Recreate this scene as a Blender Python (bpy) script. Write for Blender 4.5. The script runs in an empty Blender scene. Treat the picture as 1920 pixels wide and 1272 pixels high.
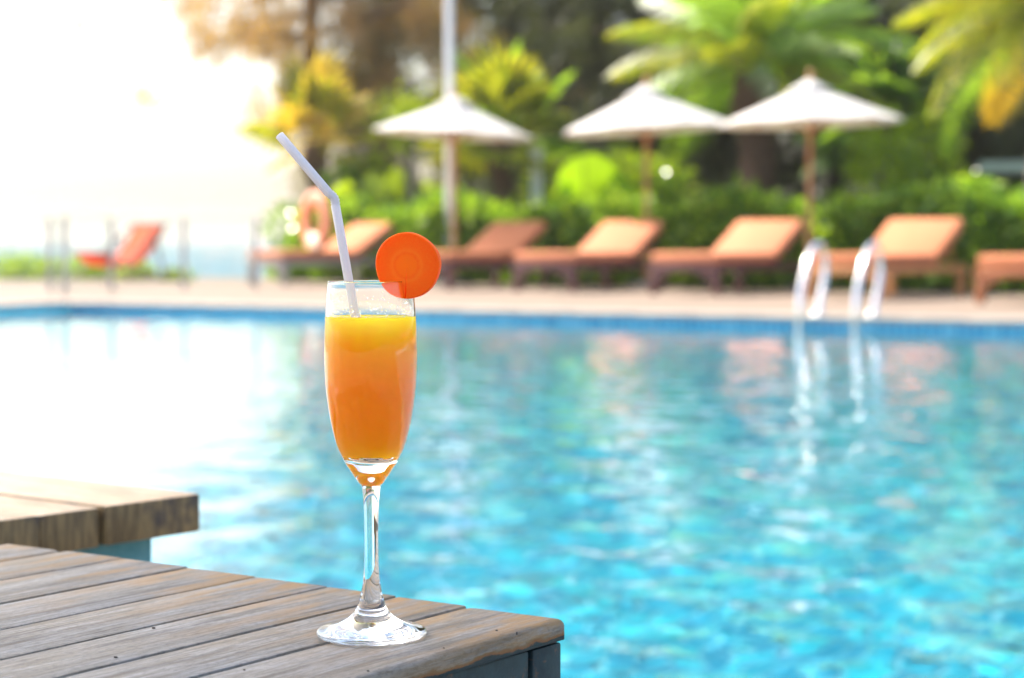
import bpy, bmesh, math, random
import numpy as np
from mathutils import Vector, Matrix
R = math.radians
random.seed(7); rng = np.random.default_rng(7)
scene = bpy.context.scene
COL = scene.collection

# ------------------------------------------------------------------ camera
F = 3733.0; CZ = 0.675; PITCH = math.atan(189 / F); T = 0.4565
cam_d = bpy.data.cameras.new('camera'); cam = bpy.data.objects.new('camera', cam_d); COL.objects.link(cam)
cam_d.sensor_width = 36; cam_d.lens = 36 * F / 1920
cam_d.clip_start = 0.05; cam_d.clip_end = 9000
cam.location = (0, 0, CZ); cam.rotation_euler = (R(90) - PITCH, 0, 0)
cam_d.dof.use_dof = True; cam_d.dof.focus_distance = 1.098; cam_d.dof.aperture_fstop = 8.4
scene.camera = cam

# ------------------------------------------------------------------ light
SUN_EL, SUN_AZ = R(48), R(-55)         # azimuth measured from +Y, negative = left
w = bpy.data.worlds.new('World'); scene.world = w; w.use_nodes = True
nt = w.node_tree; bg = nt.nodes['Background']
sky = nt.nodes.new('ShaderNodeTexSky'); sky.sky_type = 'NISHITA'; sky.sun_disc = False
sky.sun_elevation = SUN_EL; sky.sun_rotation = SUN_AZ
sky.dust_density = 4.0; sky.air_density = 1.0; sky.ozone_density = 1.0; sky.altitude = 0
nt.links.new(sky.outputs[0], bg.inputs[0]); bg.inputs[1].default_value = 0.098
sun_d = bpy.data.lights.new('sun', 'SUN'); sun_d.energy = 2.05; sun_d.angle = R(0.55); sun_d.color = (1, 0.93, 0.82)
sun = bpy.data.objects.new('sun', sun_d); COL.objects.link(sun)
SDIR = Vector((math.sin(SUN_AZ) * math.cos(SUN_EL), math.cos(SUN_AZ) * math.cos(SUN_EL), math.sin(SUN_EL)))
sun.rotation_euler = SDIR.to_track_quat('Z', 'Y').to_euler(); sun.location = (-5, 6, 12)
sun_d.cycles.is_caustics_light = True
vs = scene.view_settings; vs.view_transform = 'Standard'; vs.look = 'None'; vs.gamma = 1; vs.use_curve_mapping = False
vs.exposure = 2.3
cy = scene.cycles
cy.max_bounces = 28; cy.transmission_bounces = 24; cy.glossy_bounces = 10; cy.diffuse_bounces = 12
cy.transparent_max_bounces = 16; cy.use_denoising = True; cy.sample_clamp_indirect = 20
cy.caustics_reflective = True; cy.caustics_refractive = True; cy.blur_glossy = 0.0

# ------------------------------------------------------------------ helpers
def ray(x, y):
    r = (x - 960) / F; u = (636 - y) / F
    return (r, math.cos(PITCH) + u * math.sin(PITCH), -math.sin(PITCH) + u * math.cos(PITCH))
def ground(x, y, z=0.0):
    d = ray(x, y); t = (z - CZ) / d[2]; return Vector((d[0] * t, d[1] * t, z))
def at(x, y, Y):
    d = ray(x, y); t = Y / d[1]; return Vector((d[0] * t, Y, CZ + d[2] * t))

def tag(o, label=None, cat=None, group=None, kind=None):
    if label: o['label'] = label
    if cat: o['category'] = cat
    if group: o['group'] = group
    if kind: o['kind'] = kind
    return o
def empty(name, loc=(0, 0, 0), rz=0.0, **k):
    o = bpy.data.objects.new(name, None); o.empty_display_size = 0.1; COL.objects.link(o)
    o.location = loc; o.rotation_euler = (0, 0, rz); return tag(o, **k)
def link(name, me, mat=None, parent=None, **k):
    o = bpy.data.objects.new(name, me); COL.objects.link(o)
    if mat and not me.materials: me.materials.append(mat)
    if parent: o.parent = parent
    return tag(o, **k)
def copy_tree(o, parent=None):
    c = o.copy(); COL.objects.link(c); c.parent = parent
    for ch in list(o.children): copy_tree(ch, c)
    return c

class MB:
    def __init__(s): s.v = []; s.f = []; s.n = 0; s.sm = []
    def add(s, v, f, smooth=False):
        v = [tuple(p) for p in v]; k = s.n; s.v += v; s.n += len(v)
        s.f += [tuple(i + k for i in q) for q in f]; s.sm += [smooth] * len(f)
    def box(s, c, d, rz=0.0, M=None):
        x, y, z = d[0] / 2, d[1] / 2, d[2] / 2; ca, sa = math.cos(rz), math.sin(rz)
        P = []
        for i in (-1, 1):
            for j in (-1, 1):
                for k in (-1, 1):
                    p = Vector((i * x, j * y, k * z))
                    if M is not None: p = M @ p
                    P.append((c[0] + p.x * ca - p.y * sa, c[1] + p.x * sa + p.y * ca, c[2] + p.z))
        s.add(P, [(0, 1, 3, 2), (4, 6, 7, 5), (0, 4, 5, 1), (2, 3, 7, 6), (0, 2, 6, 4), (1, 5, 7, 3)])
    def tube(s, path, rad, seg=10, caps=True, smooth=True):
        path = [Vector(p) for p in path]; n = len(path)
        if not hasattr(rad, '__len__'): rad = [rad] * n
        V = []; up = None
        for i, p in enumerate(path):
            t = (path[min(i + 1, n - 1)] - path[max(i - 1, 0)]).normalized()
            if up is None:
                up = Vector((0, 0, 1)) if abs(t.z) < 0.9 else Vector((1, 0, 0))
            a = (up - t * up.dot(t)).normalized(); up = a; b = t.cross(a)
            for k in range(seg):
                th = 2 * math.pi * k / seg
                V.append(p + (a * math.cos(th) + b * math.sin(th)) * rad[i])
        Fc = []
        for i in range(n - 1):
            for k in range(seg):
                Fc.append((i * seg + k, i * seg + (k + 1) % seg, (i + 1) * seg + (k + 1) % seg, (i + 1) * seg + k))
        s.add(V, Fc, smooth)
        if caps: s.add(V[:seg], [tuple(range(seg))[::-1]]); s.add(V[-seg:], [tuple(range(seg))])
    def lathe(s, prof, seg=64, smooth=True):
        V = []; idx = []
        for r, z in prof:
            if r < 1e-7: idx.append([len(V)] * seg); V.append((0, 0, z))
            else:
                idx.append(list(range(len(V), len(V) + seg)))
                V += [(r * math.cos(2 * math.pi * k / seg), r * math.sin(2 * math.pi * k / seg), z) for k in range(seg)]
        Fc = []
        for i in range(len(prof) - 1):
            for k in range(seg):
                q = [idx[i][k], idx[i][(k + 1) % seg], idx[i + 1][(k + 1) % seg], idx[i + 1][k]]
                q2 = []
                for x in q:
                    if x not in q2: q2.append(x)
                if len(q2) > 2: Fc.append(tuple(q2))
        s.add(V, Fc, smooth)
    def mesh(s, name):
        me = bpy.data.meshes.new(name); me.from_pydata(s.v, [], s.f)
        me.polygons.foreach_set('use_smooth', s.sm); me.update(); return me
    def build(s, name, mat, parent=None, **k): return link(name, s.mesh(name), mat, parent, **k)

def bevel_mesh(name, d, bev, seg=3, segs_x=1, centre=(0, 0, 0)):
    bm = bmesh.new(); bmesh.ops.create_cube(bm, size=1)
    bmesh.ops.scale(bm, vec=d, verts=bm.verts)
    if bev: bmesh.ops.bevel(bm, geom=list(bm.edges), offset=bev, segments=seg, profile=0.5, affect='EDGES')
    bmesh.ops.translate(bm, vec=centre, verts=bm.verts)
    for f in bm.faces: f.smooth = True
    me = bpy.data.meshes.new(name); bm.to_mesh(me); bm.free()
    try: me.set_sharp_from_angle(angle=R(40))
    except Exception: pass
    return me

def fast_mesh(name, V, fsize, smooth=False):
    """V: (n, fsize, 3) separate polygons"""
    V = np.asarray(V, dtype=np.float32); n = V.shape[0]
    me = bpy.data.meshes.new(name)
    me.vertices.add(n * fsize); me.vertices.foreach_set('co', V.reshape(-1))
    me.loops.add(n * fsize); me.loops.foreach_set('vertex_index', np.arange(n * fsize, dtype=np.int32))
    me.polygons.add(n); me.polygons.foreach_set('loop_start', np.arange(n, dtype=np.int32) * fsize)
    me.polygons.foreach_set('loop_total', np.full(n, fsize, dtype=np.int32))
    me.update(calc_edges=True); me.validate(); return me

def unit(a): return a / (np.linalg.norm(a, axis=-1, keepdims=True) + 1e-9)
def leaves(P, D, L, W, fold=0.12):
    """diamond leaves from base P along D; returns (n,4,3)"""
    n = len(P); D = unit(D); r = unit(rng.normal(size=(n, 3)))
    S = unit(np.cross(D, r)); N = np.cross(D, S)
    L = np.broadcast_to(np.asarray(L, float).reshape(-1, 1), (n, 1)); W = np.broadcast_to(np.asarray(W, float).reshape(-1, 1), (n, 1))
    mid = P + D * L * 0.45 + N * W * fold
    return np.stack([P, mid + S * W / 2, P + D * L, mid - S * W / 2], axis=1)

# ------------------------------------------------------------------ materials
def nodes(name):
    m = bpy.data.materials.new(name); m.use_nodes = True; t = m.node_tree
    return m, t, t.nodes['Principled BSDF']
def N(t, typ, **k):
    n = t.nodes.new(typ)
    for a, b in k.items():
        if a in n.inputs: n.inputs[a].default_value = b
        else: setattr(n, a, b)
    return n
def ramp(t, fac, stops, interp='LINEAR'):
    r = t.nodes.new('ShaderNodeValToRGB'); r.color_ramp.interpolation = interp
    while len(r.color_ramp.elements) < len(stops): r.color_ramp.elements.new(0.5)
    for e, (p, c) in zip(r.color_ramp.elements, stops):
        e.position = p; e.color = (*c, 1) if len(c) == 3 else c
    t.links.new(fac, r.inputs[0]); return r.outputs[0]
def mixc(t, fac, a, b):
    m = t.nodes.new('ShaderNodeMix'); m.data_type = 'RGBA'
    for s, x in ((0, fac), (6, a), (7, b)):
        if isinstance(x, (int, float)): m.inputs[s].default_value = x
        elif isinstance(x, tuple): m.inputs[s].default_value = (*x, 1)
        else: t.links.new(x, m.inputs[s])
    return m.outputs[2]
def coords(t, scale=(1, 1, 1), kind='Object', rand=False):
    tc = t.nodes.new('ShaderNodeTexCoord'); mp = t.nodes.new('ShaderNodeMapping'); mp.inputs['Scale'].default_value = scale
    t.links.new(tc.outputs[kind], mp.inputs[0])
    if rand:
        oi = t.nodes.new('ShaderNodeObjectInfo'); vm = t.nodes.new('ShaderNodeVectorMath'); vm.operation = 'SCALE'
        vm.inputs[0].default_value = (37, 19, 53); t.links.new(oi.outputs['Random'], vm.inputs['Scale'])
        t.links.new(vm.outputs[0], mp.inputs['Location'])
    return mp.outputs[0]
def noise(t, vec, scale, detail=4, rough=0.55):
    n = N(t, 'ShaderNodeTexNoise', Scale=scale, Detail=detail, Roughness=rough); t.links.new(vec, n.inputs['Vector']); return n.outputs[0]
def bump(t, h, b, strength=0.3, dist=0.01):
    n = N(t, 'ShaderNodeBump', Strength=strength, Distance=dist); t.links.new(h, n.inputs['Height']); t.links.new(n.outputs[0], b.inputs['Normal'])

def simple(name, c1, c2=None, scale=8, rough=0.6, bmp=0.15, metal=0.0, bd=0.004, **k):
    m, t, b = nodes(name); v = coords(t); n = noise(t, v, scale)
    c2 = c2 or tuple(x * 0.75 for x in c1)
    t.links.new(ramp(t, n, [(0.3, c2), (0.7, c1)]), b.inputs['Base Color'])
    b.inputs['Roughness'].default_value = rough; b.inputs['Metallic'].default_value = metal
    if bmp: bump(t, noise(t, v, scale * 6), b, bmp, bd)
    for a, x in k.items(): b.inputs[a].default_value = x
    return m

def leaf_mat(name, cols, transl=0.5, rough=0.38, tcols=None, gloss=0.5):
    m, t, b = nodes(name); out = t.nodes['Material Output']
    g = t.nodes.new('ShaderNodeNewGeometry'); r = g.outputs['Random Per Island']
    n = len(cols); c = ramp(t, r, [(i / max(1, n - 1), x) for i, x in enumerate(cols)])
    t.links.new(c, b.inputs['Base Color']); b.inputs['Roughness'].default_value = rough
    b.inputs['Specular IOR Level'].default_value = gloss
    tr = t.nodes.new('ShaderNodeBsdfTranslucent')
    tc = ramp(t, r, [(i / max(1, n - 1), x) for i, x in enumerate(tcols or [(min(1, a[0] * 1.9 + .02), min(1, a[1] * 1.8 + .02), a[2] * 0.6) for a in cols])])
    t.links.new(tc, tr.inputs[0])
    ms = t.nodes.new('ShaderNodeMixShader'); ms.inputs[0].default_value = transl
    t.links.new(b.outputs[0], ms.inputs[1]); t.links.new(tr.outputs[0], ms.inputs[2]); t.links.new(ms.outputs[0], out.inputs[0])
    return m

def weathered_wood(name, along='X', warm=(0.265, 0.21, 0.13), grey=(0.27, 0.255, 0.23), dark=(0.07, 0.062, 0.056), stain=0.5, end=None, rough=0.5):
    m, t, b = nodes(name)
    sc = (1, 14, 14) if along == 'X' else (14, 14, 1)
    v = coords(t, sc, rand=True); fine = noise(t, v, 22, 6, 0.7); mid = noise(t, v, 6, 4, 0.6)
    vb = coords(t, (2.2, 5, 5) if along == 'X' else (5, 5, 2.2), rand=True); big = noise(t, vb, 2.6, 5, 0.65)
    c = mixc(t, ramp(t, big, [(0.38, (0, 0, 0)), (0.66, (1, 1, 1))]), grey, warm)
    c = mixc(t, ramp(t, mid, [(0.28, (0.75,) * 3), (0.46, (0, 0, 0))]), c, dark)
    c = mixc(t, ramp(t, fine, [(0.40, (0.8,) * 3), (0.58, (0, 0, 0))]), c, tuple(x * 0.55 for x in warm))
    pale = noise(t, coords(t, (3, 22, 22) if along == 'X' else (22, 22, 3), rand=True), 5, 6, 0.75)
    c = mixc(t, ramp(t, pale, [(0.52, (0, 0, 0)), (0.68, (0.75,) * 3)]), c, tuple(min(1, x * 1.35) for x in grey))
    crk = noise(t, coords(t, (1.3, 60, 60) if along == 'X' else (60, 60, 1.3), rand=True), 1.6, 3, 0.5)
    c = mixc(t, ramp(t, crk, [(0.285, (0.9,) * 3), (0.315, (0, 0, 0))]), c, tuple(x * 0.5 for x in dark))
    spk = noise(t, coords(t, (1, 2.2, 2.2) if along == 'X' else (2.2, 2.2, 1), rand=True), 240, 2, 0.5)
    c = mixc(t, ramp(t, spk, [(0.35, (0.35,) * 3), (0.5, (0, 0, 0))]), c, dark)
    if stain:
        # orange-brown stains, strongest near the plank's end (local x = 0)
        tc = t.nodes.new('ShaderNodeTexCoord'); sp = t.nodes.new('ShaderNodeSeparateXYZ'); t.links.new(tc.outputs['Object'], sp.inputs[0])
        ev = ramp(t, sp.outputs[0], [(0.0, (1, 1, 1)), (0.20, (0, 0, 0))])
        st = noise(t, coords(t, (5, 26, 26), rand=True), 2.0, 5, 0.65)
        ml = t.nodes.new('ShaderNodeMath'); ml.operation = 'MULTIPLY'
        t.links.new(ev, ml.inputs[0]); t.links.new(ramp(t, st, [(0.46, (0, 0, 0)), (0.58, (1, 1, 1))]), ml.inputs[1])
        m2 = t.nodes.new('ShaderNodeMath'); m2.operation = 'MULTIPLY'; m2.inputs[1].default_value = stain; t.links.new(ml.outputs[0], m2.inputs[0])
        c = mixc(t, m2.outputs[0], c, (0.34, 0.19, 0.055))
    t.links.new(c, b.inputs['Base Color']); b.inputs['Roughness'].default_value = rough
    rr = ramp(t, mid, [(0.3, (rough + .15,) * 3), (0.7, (rough - .1,) * 3)]); t.links.new(rr, b.inputs['Roughness'])
    bump(t, fine, b, 0.8, 0.0014); b.inputs['Specular IOR Level'].default_value = 0.22
    return m

M = {}
M['plank'] = weathered_wood('weathered_plank_wood', stain=0.85)
M['plank_pale'] = weathered_wood('pale_plank_wood', warm=(0.34, 0.24, 0.15), grey=(0.34, 0.275, 0.20), dark=(0.24, 0.17, 0.11), stain=0.0)  # paler plank wood with weaker dark grain and no stains
M['bollard'] = M['plank']

def endgrain():
    m, t, b = nodes('stained_timber_side'); v = coords(t, (1, 1, 1), rand=True)
    g = noise(t, coords(t, (40, 40, 6), rand=True), 4, 5, 0.6)
    c = mixc(t, ramp(t, g, [(0.35, (0, 0, 0)), (0.65, (1, 1, 1))]), (0.10, 0.06, 0.022), (0.27, 0.17, 0.065))
    bl = noise(t, v, 21, 3, 0.6)
    c = mixc(t, ramp(t, bl, [(0.52, (0, 0, 0)), (0.64, (0.85,) * 3)]), c, (0.035, 0.028, 0.03))
    t.links.new(c, b.inputs['Base Color']); b.inputs['Roughness'].default_value = 0.7; bump(t, g, b, 0.4, 0.002); return m
M['endgrain'] = endgrain()

def worn_paint(name, c1, c2, c3, wear=0.5):
    m, t, b = nodes(name); v = coords(t, (6, 20, 20), rand=True); n = noise(t, v, 4, 6, 0.65); n2 = noise(t, coords(t, (3, 30, 30), rand=True), 3, 6, 0.7)
    c = mixc(t, ramp(t, n, [(0.35, (0, 0, 0)), (0.65, (1, 1, 1))]), c1, c2)
    c = mixc(t, ramp(t, n2, [(wear, (0, 0, 0)), (wear + .1, (1, 1, 1))]), c, c3); b.inputs['Specular IOR Level'].default_value = 0.3
    t.links.new(c, b.inputs['Base Color']); b.inputs['Roughness'].default_value = 0.5; bump(t, n2, b, 0.5, 0.001); return m
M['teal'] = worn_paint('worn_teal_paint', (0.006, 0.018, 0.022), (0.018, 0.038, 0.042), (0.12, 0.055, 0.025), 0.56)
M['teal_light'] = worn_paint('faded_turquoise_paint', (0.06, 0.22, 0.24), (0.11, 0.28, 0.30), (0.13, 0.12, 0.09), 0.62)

# --- plank whose side below the top turns to teal paint, with an orange worn edge
def plank_edge():
    m = M['plank'].copy(); m.name = 'painted_edge_plank_wood'; t = m.node_tree; b = t.nodes['Principled BSDF']
    c = b.inputs['Base Color'].links[0].from_socket
    tc = t.nodes.new('ShaderNodeTexCoord'); sp = t.nodes.new('ShaderNodeSeparateXYZ'); t.links.new(tc.outputs['Object'], sp.inputs[0])
    wob = noise(t, coords(t, (12, 30, 30)), 2.5, 5, 0.7)
    ad = t.nodes.new('ShaderNodeMath'); ad.operation = 'MULTIPLY_ADD'; ad.inputs[1].default_value = 0.010; t.links.new(wob, ad.inputs[0]); t.links.new(sp.outputs[2], ad.inputs[2])
    fac = t.nodes.new('ShaderNodeMapRange'); fac.inputs[1].default_value = -0.0035; fac.inputs[2].default_value = 0.0048
    t.links.new(ad.outputs[0], fac.inputs[0])
    c2 = ramp(t, fac.outputs[0], [(0.30, (0.01, 0.025, 0.03)), (0.5, (0.02, 0.035, 0.035)), (0.60, (0.22, 0.09, 0.025)), (0.78, (0.20, 0.12, 0.05)), (1.0, (0.24, 0.17, 0.10))])
    k = ramp(t, fac.outputs[0], [(0.74, (1, 1, 1)), (0.98, (0, 0, 0))])
    t.links.new(mixc(t, k, c, c2), b.inputs['Base Color']); return m
M['plank_edge'] = plank_edge()

def glassy(name, ior=1.5, col=(1, 1, 1), rough=0.0):
    m, t, b = nodes(name); b.inputs['Base Color'].default_value = (*col, 1); b.inputs['Transmission Weight'].default_value = 1
    b.inputs['IOR'].default_value = ior; b.inputs['Roughness'].default_value = rough; return m
M['glass'] = glassy('clear_glass', 1.5, (0.985, 0.995, 0.99))
M['drop'] = glassy('water_drop', 1.33)
def pane_mat():
    m, t, b = nodes('balustrade_glass'); tp = t.nodes.new('ShaderNodeBsdfTransparent'); tp.inputs[0].default_value = (0.93, 0.97, 0.96, 1)
    gl = t.nodes.new('ShaderNodeBsdfGlossy'); gl.inputs['Roughness'].default_value = 0.02; ms = t.nodes.new('ShaderNodeMixShader')
    ms.inputs[0].default_value = 0.05; t.links.new(tp.outputs[0], ms.inputs[1]); t.links.new(gl.outputs[0], ms.inputs[2]); t.links.new(ms.outputs[0], t.nodes['Material Output'].inputs[0]); return m
M['pane'] = pane_mat()

def water_mat(name, col, bscale=0, bstr=0.0, floor=None):
    m, t, b = nodes(name); b.inputs['Base Color'].default_value = (*col, 1)
    b.inputs['Roughness'].default_value = 0.0; b.inputs['IOR'].default_value = 1.33
    b.inputs['Transmission Weight'].default_value = 1.0
    return m
M['water'] = water_mat('pool_water', (0.80, 0.97, 1.0))

def sea_mat():
    m, t, b = nodes('sea_water'); b.inputs['Base Color'].default_value = (0.05, 0.14, 0.18, 1); b.inputs['Roughness'].default_value = 0.5; b.inputs['Specular IOR Level'].default_value = 0.12
    b.inputs['IOR'].default_value = 1.33
    bump(t, noise(t, coords(t, (1, 1.6, 1)), 0.9, 6, 0.6), b, 0.8, 0.35); return m
M['sea'] = sea_mat()

def juice_mat():
    m, t, b = nodes('orange_juice_liquid')
    tc = t.nodes.new('ShaderNodeTexCoord'); sp = t.nodes.new('ShaderNodeSeparateXYZ'); t.links.new(tc.outputs['Object'], sp.inputs[0])
    n = noise(t, coords(t, (1, 1, 0.35)), 55, 3, 0.5)
    ma = t.nodes.new('ShaderNodeMath'); ma.operation = 'MULTIPLY_ADD'; ma.inputs[1].default_value = 0.03; t.links.new(n, ma.inputs[0]); t.links.new(sp.outputs[2], ma.inputs[2])
    mr = t.nodes.new('ShaderNodeMapRange'); mr.inputs[1].default_value = 0.115; mr.inputs[2].default_value = 0.192; t.links.new(ma.outputs[0], mr.inputs[0])
    c = ramp(t, mr.outputs[0], [(0.0, (1.0, 0.54, 0.0)), (0.45, (1.0, 0.49, 0.0)), (0.75, (1.0, 0.60, 0.0)), (1.0, (1.0, 0.80, 0.002))])
    t.links.new(c, b.inputs['Base Color']); b.inputs['Roughness'].default_value = 0.25; b.inputs['IOR'].default_value = 1.35
    b.inputs['Specular IOR Level'].default_value = 0.15
    b.inputs['Subsurface Weight'].default_value = 1.0; b.inputs['Subsurface Radius'].default_value = (1.0, 0.5, 0.06); b.inputs['Subsurface Scale'].default_value = 0.06
    tr = t.nodes.new('ShaderNodeBsdfTranslucent'); tc_ = ramp(t, mr.outputs[0], [(0.0, (1.0, 0.66, 0.0)), (0.5, (1.0, 0.60, 0.0)), (1.0, (1.0, 0.85, 0.005))]); t.links.new(tc_, tr.inputs[0])
    ms = t.nodes.new('ShaderNodeMixShader'); ms.inputs[0].default_value = 0.3
    t.links.new(b.outputs[0], ms.inputs[1]); t.links.new(tr.outputs[0], ms.inputs[2]); t.links.new(ms.outputs[0], t.nodes['Material Output'].inputs[0])
    return m
M['juice'] = juice_mat()

def carrot_mat():
    m, t, b = nodes('carrot_flesh')
    tc = t.nodes.new('ShaderNodeTexCoord'); v = tc.outputs['Object']; n = noise(t, v, 900, 3, 0.6)
    # the core: its own, slightly yellower tissue with a ragged border
    sp = t.nodes.new('ShaderNodeSeparateXYZ'); t.links.new(v, sp.inputs[0])
    cb = t.nodes.new('ShaderNodeCombineXYZ'); t.links.new(sp.outputs[0], cb.inputs[0]); t.links.new(sp.outputs[2], cb.inputs[2])
    ln = t.nodes.new('ShaderNodeVectorMath'); ln.operation = 'LENGTH'; t.links.new(cb.outputs[0], ln.inputs[0])
    ed_ = noise(t, v, 420, 4, 0.7); ma = t.nodes.new('ShaderNodeMath'); ma.operation = 'MULTIPLY_ADD'; ma.inputs[1].default_value = 0.0030
    t.links.new(ed_, ma.inputs[0]); t.links.new(ln.outputs['Value'], ma.inputs[2])
    mr = t.nodes.new('ShaderNodeMapRange'); mr.inputs[2].default_value = 0.018; t.links.new(ma.outputs[0], mr.inputs[0])
    base = ramp(t, mr.outputs[0], [(0.0, (1.0, 0.29, 0.012)), (0.38, (1.0, 0.27, 0.012)), (0.45, (0.98, 0.21, 0.012)), (0.54, (1.0, 0.30, 0.02)), (0.64, (1.0, 0.22, 0.012)), (1.0, (1.0, 0.175, 0.008))])
    mx = mixc(t, ramp(t, n, [(0.35, (0, 0, 0)), (0.7, (0.5,) * 3)]), base, (1.0, 0.26, 0.015)); t.links.new(mx, b.inputs['Base Color'])
    b.inputs['Roughness'].default_value = 0.45; b.inputs['Specular IOR Level'].default_value = 0.12; b.inputs['Subsurface Weight'].default_value = 0.6
    b.inputs['Subsurface Radius'].default_value = (1, 0.35, 0.1); b.inputs['Subsurface Scale'].default_value = 0.004
    bump(t, noise(t, v, 1400, 3, 0.6), b, 0.35, 0.0004)
    tr = t.nodes.new('ShaderNodeBsdfTranslucent'); t.links.new(mx, tr.inputs[0])
    ms = t.nodes.new('ShaderNodeMixShader'); ms.inputs[0].default_value = 0.35
    t.links.new(b.outputs[0], ms.inputs[1]); t.links.new(tr.outputs[0], ms.inputs[2]); t.links.new(ms.outputs[0], t.nodes['Material Output'].inputs[0]); return m
M['carrot'] = carrot_mat()

def straw_mat():
    m, t, b = nodes('white_straw_plastic'); out = t.nodes['Material Output']
    b.inputs['Base Color'].default_value = (0.90, 0.87, 0.84, 1); b.inputs['Roughness'].default_value = 0.28
    tr = t.nodes.new('ShaderNodeBsdfTranslucent'); tr.inputs[0].default_value = (0.9, 0.88, 0.9, 1)
    ms = t.nodes.new('ShaderNodeMixShader'); ms.inputs[0].default_value = 0.5
    t.links.new(b.outputs[0], ms.inputs[1]); t.links.new(tr.outputs[0], ms.inputs[2]); t.links.new(ms.outputs[0], out.inputs[0]); return m
M['straw'] = straw_mat()

def canvas_mat():
    m, t, b = nodes('white_canvas'); out = t.nodes['Material Output']
    v = coords(t); n = noise(t, v, 3); t.links.new(ramp(t, n, [(0.3, (0.72, 0.71, 0.69)), (0.7, (0.80, 0.79, 0.77))]), b.inputs['Base Color']); b.inputs['Roughness'].default_value = 0.8
    tr = t.nodes.new('ShaderNodeBsdfTranslucent'); tr.inputs[0].default_value = (0.75, 0.70, 0.60, 1)
    ms = t.nodes.new('ShaderNodeMixShader'); ms.inputs[0].default_value = 0.40
    t.links.new(b.outputs[0], ms.inputs[1]); t.links.new(tr.outputs[0], ms.inputs[2]); t.links.new(ms.outputs[0], out.inputs[0]); return m
M['canvas'] = canvas_mat()
M['fill_canvas'] = M['canvas'].copy(); M['fill_canvas'].name = 'fill_white_canvas'  # more translucent copy, so the added parasol passes extra fill light
for n_ in M['fill_canvas'].node_tree.nodes:
    if n_.type == 'MIX_SHADER': n_.inputs[0].default_value = 0.6

def tile_mat(name, cols, rough=0.15):
    m, t, b = nodes(name); oi = t.nodes.new('ShaderNodeObjectInfo')
    t.links.new(ramp(t, oi.outputs['Random'], [(i / (len(cols) - 1), c) for i, c in enumerate(cols)]), b.inputs['Base Color']); b.inputs['Roughness'].default_value = rough; return m
M['band_tile'] = tile_mat('glazed_blue_tile', [(0.05, 0.24, 0.40), (0.10, 0.34, 0.50), (0.07, 0.28, 0.44), (0.17, 0.42, 0.56)])
def mosaic_mat():
    m, t, b = nodes('pool_floor_mosaic'); g = t.nodes.new('ShaderNodeNewGeometry')
    t.links.new(ramp(t, g.outputs['Random Per Island'], [(0, (0.0, 0.21, 0.34)), (0.35, (0.0, 0.28, 0.40)), (0.7, (0.001, 0.34, 0.45)), (1, (0.01, 0.42, 0.48))]), b.inputs['Base Color'])
    b.inputs['Roughness'].default_value = 0.5; return m
M['mosaic'] = mosaic_mat()
M['grout'] = simple('pool_grout', (0.20, 0.56, 0.64), (0.16, 0.50, 0.59), 3, 0.8, 0)
M['coping'] = simple('coping_stone', (0.36, 0.315, 0.27), (0.31, 0.265, 0.22), 5, 0.7, 0.2)
M['deck'] = simple('deck_sandstone', (0.205, 0.15, 0.108), (0.165, 0.12, 0.085), 2, 0.8, 0.2)
M['darkened_deck'] = simple('darkened_near_deck', (0.17, 0.13, 0.10), (0.12, 0.095, 0.075), 2, 0.7, 0.2)  # unseen near deck, colour darkened to cut its reflection in the glass
M['lawn'] = simple('lawn_green', (0.07, 0.12, 0.02), (0.035, 0.07, 0.012), 1.5, 0.95, 0.6, bd=0.03)
M['teak'] = simple('teak_pole', (0.55, 0.26, 0.10), (0.42, 0.19, 0.07), 9, 0.45, 0.1)
M['darkwood'] = simple('dark_red_wood', (0.13, 0.045, 0.04), (0.08, 0.03, 0.03), 9, 0.45, 0.1)  # dark red brown wood tone
M['orangewood'] = simple('orange_brown_wood', (0.42, 0.15, 0.05), (0.30, 0.10, 0.04), 9, 0.45, 0.1)
M['greywood'] = simple('grey_painted_leg', (0.30, 0.27, 0.25), (0.22, 0.2, 0.19), 9, 0.5, 0.1)
M['cushion'] = simple('terracotta_cushion_fabric', (0.51, 0.175, 0.072), (0.45, 0.155, 0.06), 5, 0.85, 0.2)
M['cushion_dark'] = simple('rust_cushion_fabric', (0.54, 0.19, 0.085), (0.48, 0.165, 0.072), 5, 0.85, 0.2)
M['sling'] = simple('orange_red_sling_canvas', (0.85, 0.13, 0.03), (0.78, 0.11, 0.025), 5, 0.8, 0.1)
for mk_, tcol in (('sling', (0.95, 0.20, 0.05, 1)),):
    m_ = M[mk_]; t_ = m_.node_tree; tr_ = t_.nodes.new('ShaderNodeBsdfTranslucent'); tr_.inputs[0].default_value = tcol; ms_ = t_.nodes.new('ShaderNodeMixShader'); ms_.inputs[0].default_value = 0.45
    t_.links.new(t_.nodes['Principled BSDF'].outputs[0], ms_.inputs[1]); t_.links.new(tr_.outputs[0], ms_.inputs[2]); t_.links.new(ms_.outputs[0], t_.nodes['Material Output'].inputs[0])
M['steel'] = simple('polished_steel', (0.72, 0.72, 0.72), (0.66, 0.66, 0.66), 4, 0.16, 0, 1.0)
M['post'] = simple('grey_post_metal', (0.40, 0.38, 0.36), (0.35, 0.33, 0.31), 4, 0.4, 0, 0.1)
M['white'] = simple('white_paint', (0.76, 0.77, 0.78), (0.70, 0.71, 0.73), 4, 0.4, 0.05)
M['ring'] = simple('peach_vinyl', (0.70, 0.24, 0.12), (0.66, 0.21, 0.10), 4, 0.4, 0)
M['ring_white'] = simple('cream_vinyl', (0.82, 0.70, 0.56), (0.80, 0.68, 0.54), 4, 0.4, 0)
M['trunk_brown'] = simple('brown_bark', (0.19, 0.115, 0.07), (0.09, 0.055, 0.035), 14, 0.9, 0.8, bd=0.03)
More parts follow.
